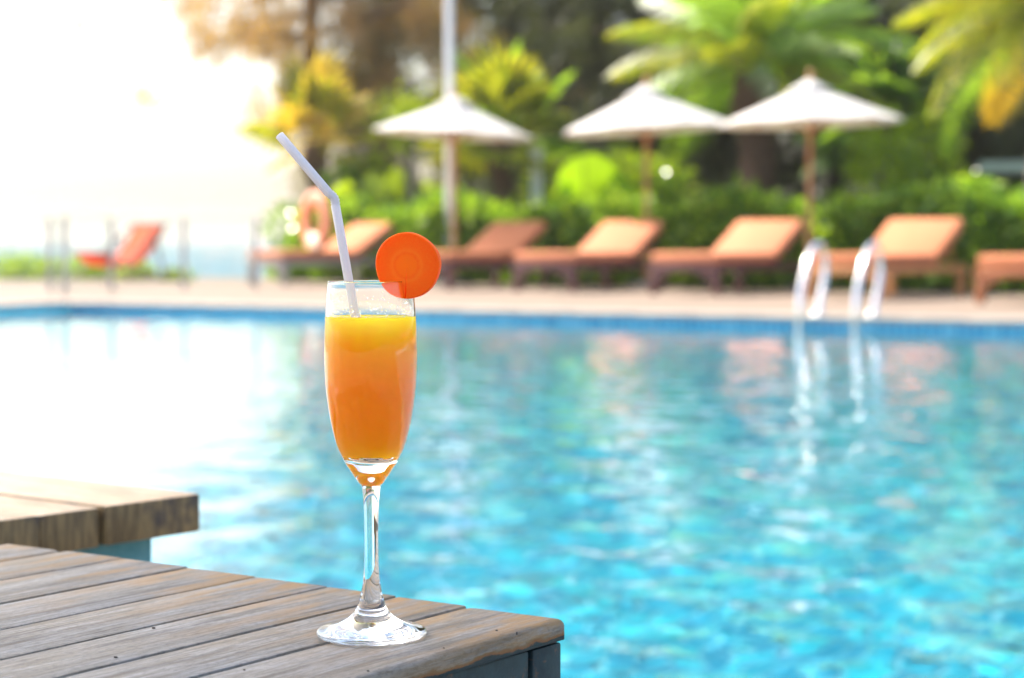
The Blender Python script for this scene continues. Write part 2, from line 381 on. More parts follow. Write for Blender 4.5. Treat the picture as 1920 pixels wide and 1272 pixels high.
M['trunk_palm'] = simple('palm_fibre_bark', (0.17, 0.09, 0.06), (0.06, 0.03, 0.022), 18, 0.95, 1.0, bd=0.03)
M['trunk_grey'] = simple('grey_bark', (0.34, 0.28, 0.24), (0.22, 0.18, 0.15), 12, 0.9, 0.6, bd=0.02)
M['dark_wall'] = simple('dark_render', (0.04, 0.04, 0.045), (0.03, 0.03, 0.03), 3, 0.8, 0.1)
M['pale_roof'] = simple('pale_roof_sheet', (0.42, 0.50, 0.48), (0.36, 0.42, 0.41), 3, 0.6, 0.1)
M['needle_dark'] = leaf_mat('casuarina_needles_dark', [(0.04, 0.055, 0.03), (0.06, 0.08, 0.04), (0.10, 0.12, 0.06)], 0.4, 0.5, gloss=0.35)
M['needle_brown_haze'] = leaf_mat('casuarina_needles_brown_haze', [(0.22, 0.12, 0.05), (0.32, 0.18, 0.075), (0.22, 0.16, 0.06)], 0.5, 0.6)  # brown needles with the warm orange haze mixed into their colour
M['needle_olive_haze'] = leaf_mat('casuarina_needles_olive_haze', [(0.09, 0.075, 0.035), (0.13, 0.105, 0.045), (0.15, 0.13, 0.06)], 0.4, 0.6)  # olive needles, browned to carry the warm haze in their colour
M['hedge'] = leaf_mat('hedge_leaves', [(0.05, 0.12, 0.015), (0.11, 0.22, 0.022), (0.19, 0.33, 0.035), (0.36, 0.50, 0.07)], 0.42, 0.22)
M['leaf_mid'] = leaf_mat('shrub_leaves_green', [(0.05, 0.11, 0.016), (0.10, 0.20, 0.03), (0.17, 0.30, 0.045)], 0.5, 0.2)
M['leaf_lime'] = leaf_mat('shrub_leaves_lime', [(0.10, 0.18, 0.015), (0.20, 0.30, 0.02), (0.32, 0.40, 0.03)], 0.55, 0.2)
M['frond_yellow'] = leaf_mat('fan_palm_leaf_yellow_green', [(0.14, 0.19, 0.015), (0.24, 0.27, 0.02), (0.34, 0.32, 0.04)], 0.5, 0.4)
M['frond_gold'] = leaf_mat('fan_palm_leaf_gold', [(0.42, 0.31, 0.07), (0.50, 0.38, 0.10), (0.32, 0.27, 0.04)], 0.5, 0.4)
M['frond_green'] = leaf_mat('palm_leaf_fresh_green', [(0.09, 0.18, 0.025), (0.15, 0.28, 0.04), (0.24, 0.38, 0.06)], 0.5, 0.35)
M['frond_dark'] = leaf_mat('palm_leaf_deep_green', [(0.05, 0.12, 0.045), (0.08, 0.16, 0.06), (0.12, 0.22, 0.08)], 0.4, 0.35)
M['frond_ochre'] = leaf_mat('palm_leaf_ochre', [(0.42, 0.26, 0.03), (0.48, 0.32, 0.05)], 0.45, 0.4)
M['big_leaf'] = leaf_mat('broad_leaf_bright', [(0.19, 0.34, 0.006), (0.22, 0.38, 0.008)], 0.55, 0.35)

# ------------------------------------------------------------------ pool frame (u along the far coping, n away from the camera)
cL = ground(130, 567); cR = ground(1920, 603)
U = (cR - cL).normalized(); NN = Vector((-U.y, U.x, 0)); PA = math.atan2(U.y, U.x)
u0 = cL.dot(U); n1 = cL.dot(NN); u1 = u0 + 27.0; n0 = 2.40
def P(u, n, z=0.0): q = U * u + NN * n; return Vector((q.x, q.y, z))
WZ = -0.10; FZ = -1.25
pool_frame = dict(rz=PA)

def grid_sheet(name, x0, x1, y0, y1, z, mat, nx=1, ny=1, **k):
    V = []; Fc = []
    for j in range(ny + 1):
        for i in range(nx + 1): V.append((x0 + (x1 - x0) * i / nx, y0 + (y1 - y0) * j / ny, z))
    for j in range(ny):
        for i in range(nx): a = j * (nx + 1) + i; Fc.append((a, a + 1, a + nx + 2, a + nx + 1))
    b = MB(); b.add(V, Fc); return b.build(name, mat, **k)

# sea, lawn, deck (polygons with the pool opening left out)
sea = grid_sheet('sea', -3500, 3500, 20, 7000, -3.0, M['sea'], 1, 1, kind='structure')
def poly(name, pts, z, mat, thick=0.0, **k):
    b = MB(); n = len(pts); V = [(p[0], p[1], z) for p in pts]; b.add(V, [tuple(range(n))])
    if thick:
        V2 = V + [(p[0], p[1], z - thick) for p in pts]; b.add(V2, [(i, i + n, (i + 1) % n + n, (i + 1) % n) for i in range(n)])
    return b.build(name, mat, **k)
DU0, DU1 = -48, 46
lawn_pts = [(-3.3, 31.6), (9.5, 21.9), (60, -8), (60, 75), (-8.8, 75), (-5.6, 45), (-4.3, 35)]
poly('lawn', lawn_pts, 0.02, M['lawn'], 3.2, kind='structure')
# deck built as four slabs round the pool, in pool coordinates
def slab(name, ua, ub, na, nb, z=0.0, mat=None, thick=0.25, **k):
    return poly(name, [P(ua, na), P(ub, na), P(ub, nb), P(ua, nb)], z, mat or M['deck'], thick, kind='structure', **k)
CW = 0.42
slab('pool_deck_far', u0 - CW, u1 + 14, n1 + CW, n1 + 12.5 - 1.0)
slab('pool_deck_left', u0 - 14, u0 - CW, n0 - CW - 1, n1 + 11.5)
slab('pool_deck_near', u0 - 14, u1 + 14, n0 - 14, n0 - CW, z=0.0, mat=M['darkened_deck'])
slab('pool_deck_right', u1 + CW, u1 + 14, n0 - CW, n1 + CW)

# pool shell
pool = empty('swimming_pool', (0, 0, 0), PA, kind='structure')
def lp(name, b, mat, **k): return b.build(name, mat, pool, **k)
b = MB()
zt = -0.035
b.add([(u0, n0, FZ), (u1, n0, FZ), (u1, n1, FZ), (u0, n1, FZ)], [(0, 1, 2, 3)]); fl = lp('pool_floor', b, M['grout'])
b = MB()
b.add([(u0, n1, FZ), (u1, n1, FZ), (u1, n1, zt), (u0, n1, zt)], [(0, 1, 2, 3)])
b.add([(u0, n0, FZ), (u1, n0, FZ), (u1, n0, zt), (u0, n0, zt)], [(3, 2, 1, 0)])
b.add([(u0, n0, FZ), (u0, n1, FZ), (u0, n1, zt), (u0, n0, zt)], [(0, 1, 2, 3)])
b.add([(u1, n0, FZ), (u1, n1, FZ), (u1, n1, zt), (u1, n0, zt)], [(3, 2, 1, 0)]); lp('pool_wall', b, M['grout'])
# floor mosaic: individual tiles too many to pick apart
ts = 0.08; gp = 0.013
uu = np.arange(max(u0, -9.5), min(u1, 11.5), ts); vv = np.arange(n0, n1 - ts, ts)
gu, gv = np.meshgrid(uu, vv); gu = gu.ravel(); gv = gv.ravel(); h = FZ + 0.008; s_ = ts - gp
x0 = gu + gp / 2; x1 = x0 + s_; y0 = gv + gp / 2; y1 = y0 + s_; z = np.full_like(x0, h)
top = np.stack([np.stack([x0, y0, z], 1), np.stack([x1, y0, z], 1), np.stack([x1, y1, z], 1), np.stack([x0, y1, z], 1)], 1)
mt = link('floor_tiles', fast_mesh('floor_tiles', top, 4), M['mosaic'], pool, kind='stuff')
for o_ in (fl, mt): o_.cycles.is_caustics_receiver = True
# waterline band tiles, one by one along the seen part of the far wall
tw = 0.075
bm_ = bevel_mesh('tile', (tw - 0.015, 0.014, 0.12), 0.002, 1)
for i in range(176):
    o = link('tile', bm_, M['band_tile'], pool); o.location = (u0 + 0.05 + tw * (i + .5), n1 - 0.003, -0.10)
b = MB(); b.box(((u0 + 0.05 + 176 * tw + u1) / 2, n1 - 0.003, -0.10), (u1 - u0 - 0.05 - 176 * tw, 0.014, 0.12))
lp('tile_band', b, simple('blue_tile_run', (0.04, 0.20, 0.46)))
# coping stones
cs = bevel_mesh('coping_stone', (0.592, CW + 0.03, 0.045), 0.008, 2)
for i in range(34):
    o = link('coping_stone', cs, M['coping'], pool); o.location = (u0 + 0.3 + 0.6 * i, n1 + CW / 2 - 0.015, -0.0105 + random.uniform(-.001, .001))
for i in range(14):
    o = link('coping_stone', cs, M['coping'], pool); o.location = (u0 - CW / 2 + 0.015, n1 - 0.35 - 0.6 * i, -0.0105); o.rotation_euler = (0, 0, R(90))
b = MB(); b.box((u0 - CW / 2, n1 + CW / 2, -0.011), (CW - 0.01, CW - 0.01, 0.044)); b.box(((u0 + u1) / 2, n0 - CW / 2 + 0.01, -0.011), (u1 - u0, CW, 0.044))
b.box(((u0 + 20.4 + u1) / 2 + 0.2, n1 + CW / 2 - .015, -0.0115), (u1 - u0 - 20.4, CW + .03, 0.044))
b.box((u1 + CW / 2 - 0.01, (n0 + n1) / 2, -0.011), (CW, n1 - n0, 0.044)); b.box((u0 - CW / 2 + .015, (n0 + n1 - 9) / 2, -0.0115), (CW + .03, n1 - n0 - 9, 0.044))
lp('coping', b, M['coping'])

# water surface with real waves
def make_water():
    ua, ub = -14.2, 11.5
    us = np.linspace(max(ua, u0), ub, 1250); q_ = np.linspace(0, 1, 520); ns = n0 + (n1 - n0) * (0.55 * q_ + 0.45 * q_ ** 2); nu = len(us); nn_ = len(ns)
    X, Y = np.meshgrid(us, ns); Z = np.zeros_like(X); r = np.random.default_rng(3)
    for i in range(90):
        lam = 0.078 * (0.62 / 0.078) ** r.random(); th = r.normal(R(40), 1.1) if r.random() < .7 else r.random() * 6.28
        k = 2 * math.pi / lam; slope = 0.0055 * (0.6 + 0.4 * min(1, lam / 0.4))
        Z += slope / k * np.sin(k * (X * math.cos(th) + Y * math.sin(th)) + r.random() * 6.28)
    env = 0.55 + 0.45 * np.sin(X * 0.7 + 1.3) * np.sin(Y * 0.5 + X * .2)
    dist = np.clip((Y - n0) / (n1 - n0), 0, 1)
    Z *= (0.75 + 0.5 * env) * (1.3 - 0.85 * dist)
    Vv = np.stack([X, Y, Z], -1).reshape(-1, 3).astype(np.float32)
    a = (np.arange(nn_ - 1)[:, None] * nu + np.arange(nu - 1)[None, :]).ravel()
    Q = np.stack([a, a + 1, a + nu + 1, a + nu], 1).astype(np.int32)
    me = bpy.data.meshes.new('pool_water'); me.vertices.add(len(Vv)); me.vertices.foreach_set('co', Vv.ravel())
    me.loops.add(Q.size); me.loops.foreach_set('vertex_index', Q.ravel()); me.polygons.add(len(Q))
    me.polygons.foreach_set('loop_start', np.arange(len(Q), dtype=np.int32) * 4); me.polygons.foreach_set('loop_total', np.full(len(Q), 4, np.int32))
    me.polygons.foreach_set('use_smooth', np.ones(len(Q), bool)); me.update(calc_edges=True)
    o = link('pool_water', me, M['water'], None, kind='structure'); o.location = (0, 0, WZ); o.rotation_euler = (0, 0, PA)
    o.cycles.is_caustics_caster = True
    # flat rest of the water out of view on the right
    return o
make_water()

# ------------------------------------------------------------------ near table
A = ground(1055, 1160, T)
TU, TV = R(143.4), R(236.2)
def table_frame(origin, ang_u, name, **k):
    e = empty(name, (origin.x, origin.y, 0), ang_u, **k); return e
# local frame: x along far edge (away from corner), y along the planks towards the viewer's left
tab = table_frame(A, TU, 'wooden_table', label='low grey weathered wooden slat table with worn teal painted frame holding the tall glass', cat='table', group='low wooden tables beside the pool')
bounds = [0.0, 0.0698, 0.1243, 0.1806, 0.243, 0.305, 0.368, 0.4256, 0.487]
TL = 0.62; TH = 0.0125
for i in range(8):
    a, c = bounds[i], bounds[i + 1]; g = 0.0016 if i else 0.0
    wv = c - a - g - (0.0016 if i < 7 else 0.0)
    outer = i in (0, 7)
    bm = bmesh.new(); bmesh.ops.create_cube(bm, size=1); bmesh.ops.scale(bm, vec=(TL, wv, TH), verts=bm.verts)
    # round the far-right corner of the first plank and ease every edge
    if outer:
        sgn = -1 if i == 0 else 1
        ve = [e for e in bm.edges if abs(e.verts[0].co.x - e.verts[1].co.x) < 1e-6 and abs(e.verts[0].co.y - e.verts[1].co.y) < 1e-6 and e.verts[0].co.x < 0 and e.verts[0].co.y * sgn > 0]
        bmesh.ops.bevel(bm, geom=ve, offset=0.010, segments=5, profile=0.5, affect='EDGES')
    te = [e for e in bm.edges if e.verts[0].co.z > 0 and e.verts[1].co.z > 0]
    bmesh.ops.bevel(bm, geom=te, offset=0.0045 if outer else 0.0012, segments=4 if outer else 2, profile=0.5, affect='EDGES')
    # split along the length for slight unevenness
    bmesh.ops.translate(bm, vec=(TL / 2, 0, 0), verts=bm.verts)
    for f in bm.faces: f.smooth = True
    me = bpy.data.meshes.new('plank'); bm.to_mesh(me); bm.free(); me.set_sharp_from_angle(angle=R(35))
    o = link('plank', me, M['plank_edge'] if i == 0 else M['plank'], tab)
    # plank local x runs along table +y direction (towards viewer)
    o.location = ((a + g + wv / 2 if i else wv / 2), random.uniform(-.0006, .0006) + 0.0, T - TH / 2 - (random.uniform(0, .0007) if i else 0)); o.rotation_euler = (0, 0, R(92.0))
b = MB()
def tbox(mb, xa, xb, ya, yb, za, zb): mb.box(((xa + xb) / 2, (ya + yb) / 2, (za + zb) / 2), (xb - xa, yb - ya, zb - za))
ZT = T - TH - 0.0012
def tpart(name, xa, xb, ya, yb, za, zb, mat, bev=0.0015, parent=None):
    me = bevel_mesh(name, (xb - xa, yb - ya, zb - za), bev, 2)
    o = link(name, me, mat, parent or tab); o.location = ((xa + xb) / 2, (ya + yb) / 2, (za + zb) / 2); return o
lw = 0.028
for (xa, ya) in ((0.0003, 0.0006), (0.0003, TL - lw - .002), (0.487 - lw - .001, 0.002), (0.487 - lw - .001, TL - lw - .002)):
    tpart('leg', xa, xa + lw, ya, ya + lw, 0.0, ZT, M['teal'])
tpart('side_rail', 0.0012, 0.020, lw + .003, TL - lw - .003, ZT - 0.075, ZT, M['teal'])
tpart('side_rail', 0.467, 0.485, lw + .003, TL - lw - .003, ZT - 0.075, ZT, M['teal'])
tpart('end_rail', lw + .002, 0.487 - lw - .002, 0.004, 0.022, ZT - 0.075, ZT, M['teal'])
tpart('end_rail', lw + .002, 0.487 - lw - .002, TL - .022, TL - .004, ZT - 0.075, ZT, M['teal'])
M['hole'] = simple('dark_nail_rust', (0.08, 0.06, 0.045), (0.04, 0.03, 0.025), 200, 0.8, 0)
nb = MB(); nb.lathe([(0, 0.0004), (0.0011, 0.0004), (0.0013, -0.001)], 10)
nm = nb.mesh('nail_head'); nm.materials.append(M['hole'])
for (px, py) in ((931, 1183), (969, 1187), (690, 1259), (832, 1216), (288, 1178), (217, 1233), (458, 1257)):
    q = ground(px, py, T); r_ = Matrix.Rotation(-TU, 4, 'Z') @ (q - Vector((A.x, A.y, 0)))
    o = link('nail_head', nm, None, tab); o.location = (r_.x, r_.y, T + 0.0001); o.rotation_euler = (0, 0, random.random() * 3); sc_ = random.uniform(.6, 1.2); o.scale = (sc_ * .5, sc_ * .9, 1)

# ------------------------------------------------------------------ second table in the sun
B = ground(378, 925, T); T2 = R(141.3)
tab2 = empty('wooden_table', (B.x, B.y, 0), T2, label='sunlit pale low table with thick brown stained plank ends at left edge', cat='table', group='low wooden tables beside the pool')
pw = [0.0, 0.1065, 0.1703, 0.265, 0.36, 0.46, 0.56]; th2 = 0.033
off = [0, 0.0035, -0.001, 0.003, 0, 0.002]
for i in range(6):
    a, c = pw[i], pw[i + 1]
    me = bevel_mesh('plank', (0.55, c - a - 0.003, th2), 0.0025, 2, centre=(0.275, 0, 0))
    me.materials.append(M['plank_pale']); me.materials.append(M['endgrain'])
    for f in me.polygons:
        if abs(f.normal.z) < 0.6: f.material_index = 1
    o = link('plank', me, None, tab2); o.location = (off[i], (a + c) / 2, T - th2 / 2 + (-.001 if i % 2 else 0))
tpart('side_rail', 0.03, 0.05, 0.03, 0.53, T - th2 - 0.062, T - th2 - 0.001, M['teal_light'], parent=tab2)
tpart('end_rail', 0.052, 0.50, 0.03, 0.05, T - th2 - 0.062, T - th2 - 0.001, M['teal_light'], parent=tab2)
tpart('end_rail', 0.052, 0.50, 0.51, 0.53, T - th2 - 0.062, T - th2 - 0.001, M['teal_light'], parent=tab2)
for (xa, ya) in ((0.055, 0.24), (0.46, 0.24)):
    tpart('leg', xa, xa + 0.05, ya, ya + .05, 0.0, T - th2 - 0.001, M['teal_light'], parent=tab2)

# ------------------------------------------------------------------ champagne flute
G = ground(697, 1193, T)
PX = 3400.0
def rz(list_): return [(r / PX, h / PX) for r, h in list_]
flute = empty('champagne_flute', (G.x, G.y, T + 0.0002), 0, label='tall clear stemmed flute glass filled with orange juice on the wooden table', cat='glass')
H = 1193
foot_o = [(0, 0.5), (30, 0.5), (60, 1.5), (94, 1.0), (99, 1.5), (102, 3.5), (103.3, 7), (102.5, 10.5), (99, 13), (94, 14.2), (84, 16), (72, 19.5), (62, 23.5), (52, 29), (43, 35), (35, 43), (29, 52), (26.5, 57), (24.5, 62)]
stem_o = [(24.5, 62), (22, 72), (19, 85), (16.5, 98), (15, 112), (13.8, 130), (13.2, 155), (13.0, 180), (13.2, 210), (14, 240), (15.4, 262), (16.8, 276), (17.4, 280), (18.6, 284)]
bowl_o = [(18.6, 284), (23, 287.5), (31.5, 300), (40, 313), (47, 323), (54.5, 338), (61.5, 353), (66.5, 368), (71, 386), (75, 404), (78.6, 425), (81.5, 446), (84, 470), (85.6, 500), (86, 530), (85.6, 560), (84.3, 590), (82.5, 618), (80.6, 645), (79.5, 658), (79.3, 661), (78.4, 663), (77.2, 662.5), (76.6, 660)]
inner = [(76.6, 660), (77.6, 646), (79.6, 618), (81.4, 590), (82.7, 560), (83.1, 530), (82.7, 500), (81.1, 470), (78.6, 446), (75.6, 425), (71.8, 404), (67.6, 386), (62, 368), (56, 356), (48, 346), (38, 338.5), (26, 333.5), (13, 331), (0, 330)]
def smooth_profile(p, k=3):
    out = []; n = len(p)
    for i in range(n - 1):
        p0 = p[max(i - 1, 0)]; p1 = p[i]; p2 = p[i + 1]; p3 = p[min(i + 2, n - 1)]
        for j in range(k):
            t = j / k
            out.append(tuple(0.5 * ((2 * b_) + (-a_ + c_) * t + (2 * a_ - 5 * b_ + 4 * c_ - d_) * t * t + (-a_ + 3 * b_ - 3 * c_ + d_) * t ** 3) for a_, b_, c_, d_ in zip(p0, p1, p2, p3)))
    out.append(p[-1]); return [(max(0, r), h) for r, h in out]
full = smooth_profile(foot_o) 
def lathe_obj(name, prof, mat, parent, seg=128):
    b = MB(); b.lathe(rz(prof), seg); return b.build(name, mat, parent)
lathe_obj('foot', smooth_profile(foot_o), M['glass'], flute)
lathe_obj('stem', smooth_profile(stem_o), M['glass'], flute)
lathe_obj('bowl', smooth_profile(bowl_o) + smooth_profile(inner)[1:], M['glass'], flute)

# juice: overlaps the inner wall by a hair
LV = 596.5
jp = [((r + 0.7, h) if h > 338.6 else (max(0, r - 1.2), h + 1.6)) for r, h in smooth_profile(inner) if h < LV][::-1]
jp[0] = (0, 331.6)
jr = jp[-1][0]
top_ = [(jr - 0.3, LV + 1.2), (jr - 2.5, LV - 0.6), (jr - 8, LV - 2), (0, LV - 2.2)]
b = MB(); b.lathe(rz(jp + top_), 128)
ju = b.build('orange_juice', M['juice'], label='yellow orange juice filling the flute glass to just below its rim', cat='juice'); ju.location = flute.location
# bubbles and droplets on the inside wall above the juice
dr = MB()
def ball(mb, c, r, flat=None):
    V = []; Fc = []; nlat, nl = 5, 8
    for i in range(nlat + 1):
        ph = math.pi * i / nlat
        for k in range(nl):
            th = 2 * math.pi * k / nl; V.append((c[0] + r * math.sin(ph) * math.cos(th), c[1] + r * math.sin(ph) * math.sin(th), c[2] + r * math.cos(ph)))
    for i in range(nlat):
        for k in range(nl): Fc.append((i * nl + k, (i + 1) * nl + k, (i + 1) * nl + (k + 1) % nl, i * nl + (k + 1) % nl))
    mb.add(V, Fc, True)
def wall_r(h):
    for (r1, h1), (r2, h2) in zip(inner, inner[1:]):
        if h2 <= h <= h1: return r2 + (r1 - r2) * (h - h2) / (h1 - h2)
    return 76
for i in range(420):
    hh = LV + 1 + abs(random.gauss(0, 16)) if random.random() < .8 else LV + random.uniform(5, 55)
    th = random.uniform(0, 6.283)
    if random.random() < .45: th = R(random.gauss(190, 35))
    if hh > 650: continue
    r_ = random.uniform(0.5, 1.7); rr = wall_r(hh) - r_ * 0.75
    ball(dr, (rr * math.cos(th) / PX, rr * math.sin(th) / PX, hh / PX), r_ / PX)
for i in range(170):
    hh = random.uniform(440, 640); th = R(random.gauss(183, 26))
    rr = next(r2 + (r1 - r2) * (h2 - hh) / (h2 - h1) for (r1, h1), (r2, h2) in zip(bowl_o, bowl_o[1:]) if h1 <= hh <= h2)
    r_ = random.uniform(0.35, 1.0); ball(dr, ((rr + r_ * .3) * math.cos(th) / PX, (rr + r_ * .3) * math.sin(th) / PX, hh / PX), r_ / PX)
d_o = dr.build('droplets', M['drop'], flute, kind='stuff')

# straw
sp_ = lambda x, y, Yo: at(x, y, G.y + Yo)
s_tip = sp_(524, 254, 0.034); s_b1 = sp_(616, 362, 0.0245); s_b2 = sp_(629, 386, 0.0235); s_rim = sp_(654, 527, 0.0170)
dirn = (s_rim - s_b2).normalized(); s_bot = s_rim + dirn * 0.090
pts = [s_tip, s_tip.lerp(s_b1, 0.5), s_b1]; rad = [0.00255] * 3
for i in range(1, 12):
    t_ = i / 12; q = s_b1.lerp(s_b2, t_); q += Vector((0.0012, 0, 0.0006)) * math.sin(math.pi * t_)
    pts.append(q); rad.append(0.0026 - (0.00036 if i % 2 else -0.00010))
pts += [s_b2, s_b2.lerp(s_rim, .5), s_rim, s_bot]; rad += [0.00255] * 4
b = MB(); b.tube(pts, rad, 20, caps=False); 
b.tube(pts[::-1], [r_ - 0.00025 for r_ in rad][::-1], 20, caps=False)
straw = b.build('drinking_straw', M['straw'], label='white bendy drinking straw leaning out of the glass to the left', cat='straw')

# carrot slice, slit over the rim at the right
def carrot():
    c = sp_(765, 498, -0.0125); rad_ = 61.5 / PX * 0.988; th = 0.0052
    # local: x right, z up, y = thickness; slit runs down from centre to the lower edge
    def disc(r0, r1, t0, slit, wob=0.0):
        mb = MB(); n = 96; ring = []
        sl = slit / r1 if slit else 0
        angs = [(-math.pi / 2 + R(0) + sl / 2) + (2 * math.pi - sl) * k / n for k in range(n + 1)]
        prof = [(r0, t0 / 2), (r1 * .965 if r1 == rad_ else r1, t0 / 2), (r1, t0 / 2 - (0.0006 if r1 == rad_ else 0)), (r1, -t0 / 2 + (0.0006 if r1 == rad_ else 0)), (r1 * .965 if r1 == rad_ else r1, -t0 / 2), (r0, -t0 / 2)]
        V = []
        for a_ in angs:
            k_ = 1 + wob * (math.sin(3 * a_ + 1) + 0.6 * math.sin(5 * a_))
            for (r_, y_) in prof:
                if r_ == r0 and r0 < 0.001: V.append((math.cos(a_) * 0.0006, y_, math.sin(a_) * 0.0006))
                else: V.append((math.cos(a_) * r_ * k_, y_, math.sin(a_) * r_ * k_))
        m_ = len(prof); Fc = []
        for k in range(n):
            for j in range(m_ - 1): Fc.append((k * m_ + j, (k + 1) * m_ + j, (k + 1) * m_ + j + 1, k * m_ + j + 1))
            
        mb.add(V, Fc, False)
        mb.f.append(tuple(range(m_))); mb.sm.append(False); mb.f.append(tuple(range(n * m_, n * m_ + m_))[::-1]); mb.sm.append(False)
        return mb
    o = disc(0.0, rad_, th, 0.0010, 0.013).build('carrot_slice', M['carrot'], None, label='round orange carrot slice slotted on the right side of the glass rim', cat='carrot slice')
    o.location = c; o.rotation_euler = (R(2), R(3), R(-14))
carrot()

# ------------------------------------------------------------------ loungers
LW, LLEN, HX = 1.0, 2.0, 1.22
def make_lounger(wood='darkwood', fabric='cushion'):
    root = empty('sun_lounger'); W2 = LW / 2
    for x in (0.05, LLEN - 0.1):
        for s in (-1, 1):
            me = bevel_mesh('leg', (0.085, 0.085, 0.28), 0.008, 2); o = link('leg', me, M[wood], root); o.location = (x, s * (W2 - 0.05), 0.14)
    def bx(name, c, d, mat, bev=0.008, par=root, rot=0.0):
        me = bevel_mesh(name, d, bev, 2); o = link(name, me, mat, par); o.location = c; o.rotation_euler = (0, rot, 0); return o
    for s in (-1, 1):
        bx('side_rail', (LLEN / 2 - .02, s * (W2 - 0.03), 0.325), (LLEN, 0.05, 0.09), M[wood])
    bx('end_rail', (-0.0, 0, 0.325), (0.045, LW - 0.12, 0.09), M[wood])
    # arched apron at the foot
    b = MB(); n = 12; V = []; 
    for i in range(n + 1):
        y = -W2 + 0.1 + (LW - 0.2) * i / n; k = abs(2 * i / n - 1) ** 2.5; zb = 0.275 - 0.13 * k
        V += [(0.0, y, 0.279), (0.0, y, zb), (0.03, y, 0.279), (0.03, y, zb)]
    Fc = []
    for i in range(n):
        a = i * 4; c = a + 4; Fc += [(a, a + 1, c + 1, c), (a + 2, c + 2, c + 3, a + 3), (a + 1, a + 3, c + 3, c + 1)]
    b.add(V, Fc); b.build('apron', M[wood], root)
    for i in range(9): bx('slat', (0.12 + 0.13 * i, 0, 0.355), (0.09, LW - 0.12, 0.02), M[wood], 0.003)
    bx('seat_cushion', (HX / 2 + .01, 0, 0.44), (HX + 0.03, LW - 0.04, 0.125), M[fabric], 0.045)
    ang = R(33.5); L_ = 0.80; dx, dz = math.cos(ang), math.sin(ang)
    bx('back_cushion', (HX + 0.04 + dx * L_ / 2, 0, 0.43 + dz * L_ / 2), (L_, LW - 0.04, 0.12), M[fabric], 0.045, rot=-ang)
    bx('back_frame', (HX + 0.09 + dx * L_ / 2, 0, 0.345 + dz * L_ / 2), (L_ - .04, LW - 0.14, 0.035), M[wood], 0.006, rot=-ang)
    b = MB(); b.tube([(HX + .62, -W2 + .12, 0.36), (HX + 0.52, -W2 + .12, 0.70)], 0.016, 6); b.build('prop', M[wood], root)
    b = MB(); b.tube([(HX + .62, W2 - .12, 0.36), (HX + 0.52, W2 - .12, 0.70)], 0.016, 6); b.build('prop', M[wood], root)
    return root
specs = [  # foot-left px, ground px y, phi, wood, label
    (466, 534, 39, 'greywood', 'cushion', 'orange cushioned lounger carrying the peach swim ring, farthest of the row'),
    (748, 542, 47, 'darkwood', 'cushion', 'orange cushioned lounger just right of the white pole, second in the row'),
    (966, 547, 50, 'darkwood', 'cushion_dark', 'orange cushioned lounger in front of the middle parasol pole, third in the row'),
    (1222, 553, 50, 'darkwood', 'cushion_dark', 'orange cushioned lounger left of the right parasol pole, with dark red legs'),
    (1512, 561, 50, 'teak', 'cushion', 'orange cushioned lounger standing behind the pool ladder'),
    (1834, 570, 50, 'orangewood', 'cushion', 'lounger cut off by the right edge of the photo, with orange brown legs')]
for i, (px, py, ph, wd, fb, lab) in enumerate(specs):
    fl_ = ground(px, py); phi = R(ph); left = Vector((-math.sin(phi), math.cos(phi), 0))
    r_ = make_lounger(wd, fb); r_.location = fl_ - left * (LW / 2 - 0.05); r_.rotation_euler = (0, 0, phi)
    tag(r_, lab, 'sun lounger', 'sun loungers lined up behind the pool')
    if i == 0: L1 = r_
# swim ring standing on the first lounger
b = MB(); bw = MB(); MR, mr = 0.315, 0.12
def torus_part(mb, a0, a1, n):
    V = []; m_ = 20
    for i in range(n + 1):
        a = a0 + (a1 - a0) * i / n
        for j in range(m_):
            t_ = 2 * math.pi * j / m_; rr = MR + mr * math.cos(t_); V.append((rr * math.cos(a), mr * math.sin(t_) * 0.55, rr * math.sin(a)))
    mb.add(V, [(i * m_ + j, i * m_ + (j + 1) % m_, (i + 1) * m_ + (j + 1) % m_, (i + 1) * m_ + j) for i in range(n) for j in range(m_)], True)
ringo = empty('swim_ring', at(592, 424, 28.6), R(-56), label='peach swim ring with a cream band standing upright on the farthest lounger', cat='swim ring')
torus_part(b, R(-62), R(242), 50); b.build('tube', M['ring'], ringo)
torus_part(bw, R(242), R(298), 12); bw.build('band', M['ring_white'], ringo)
ringo.location.z = 0.5 + MR + mr - 0.01

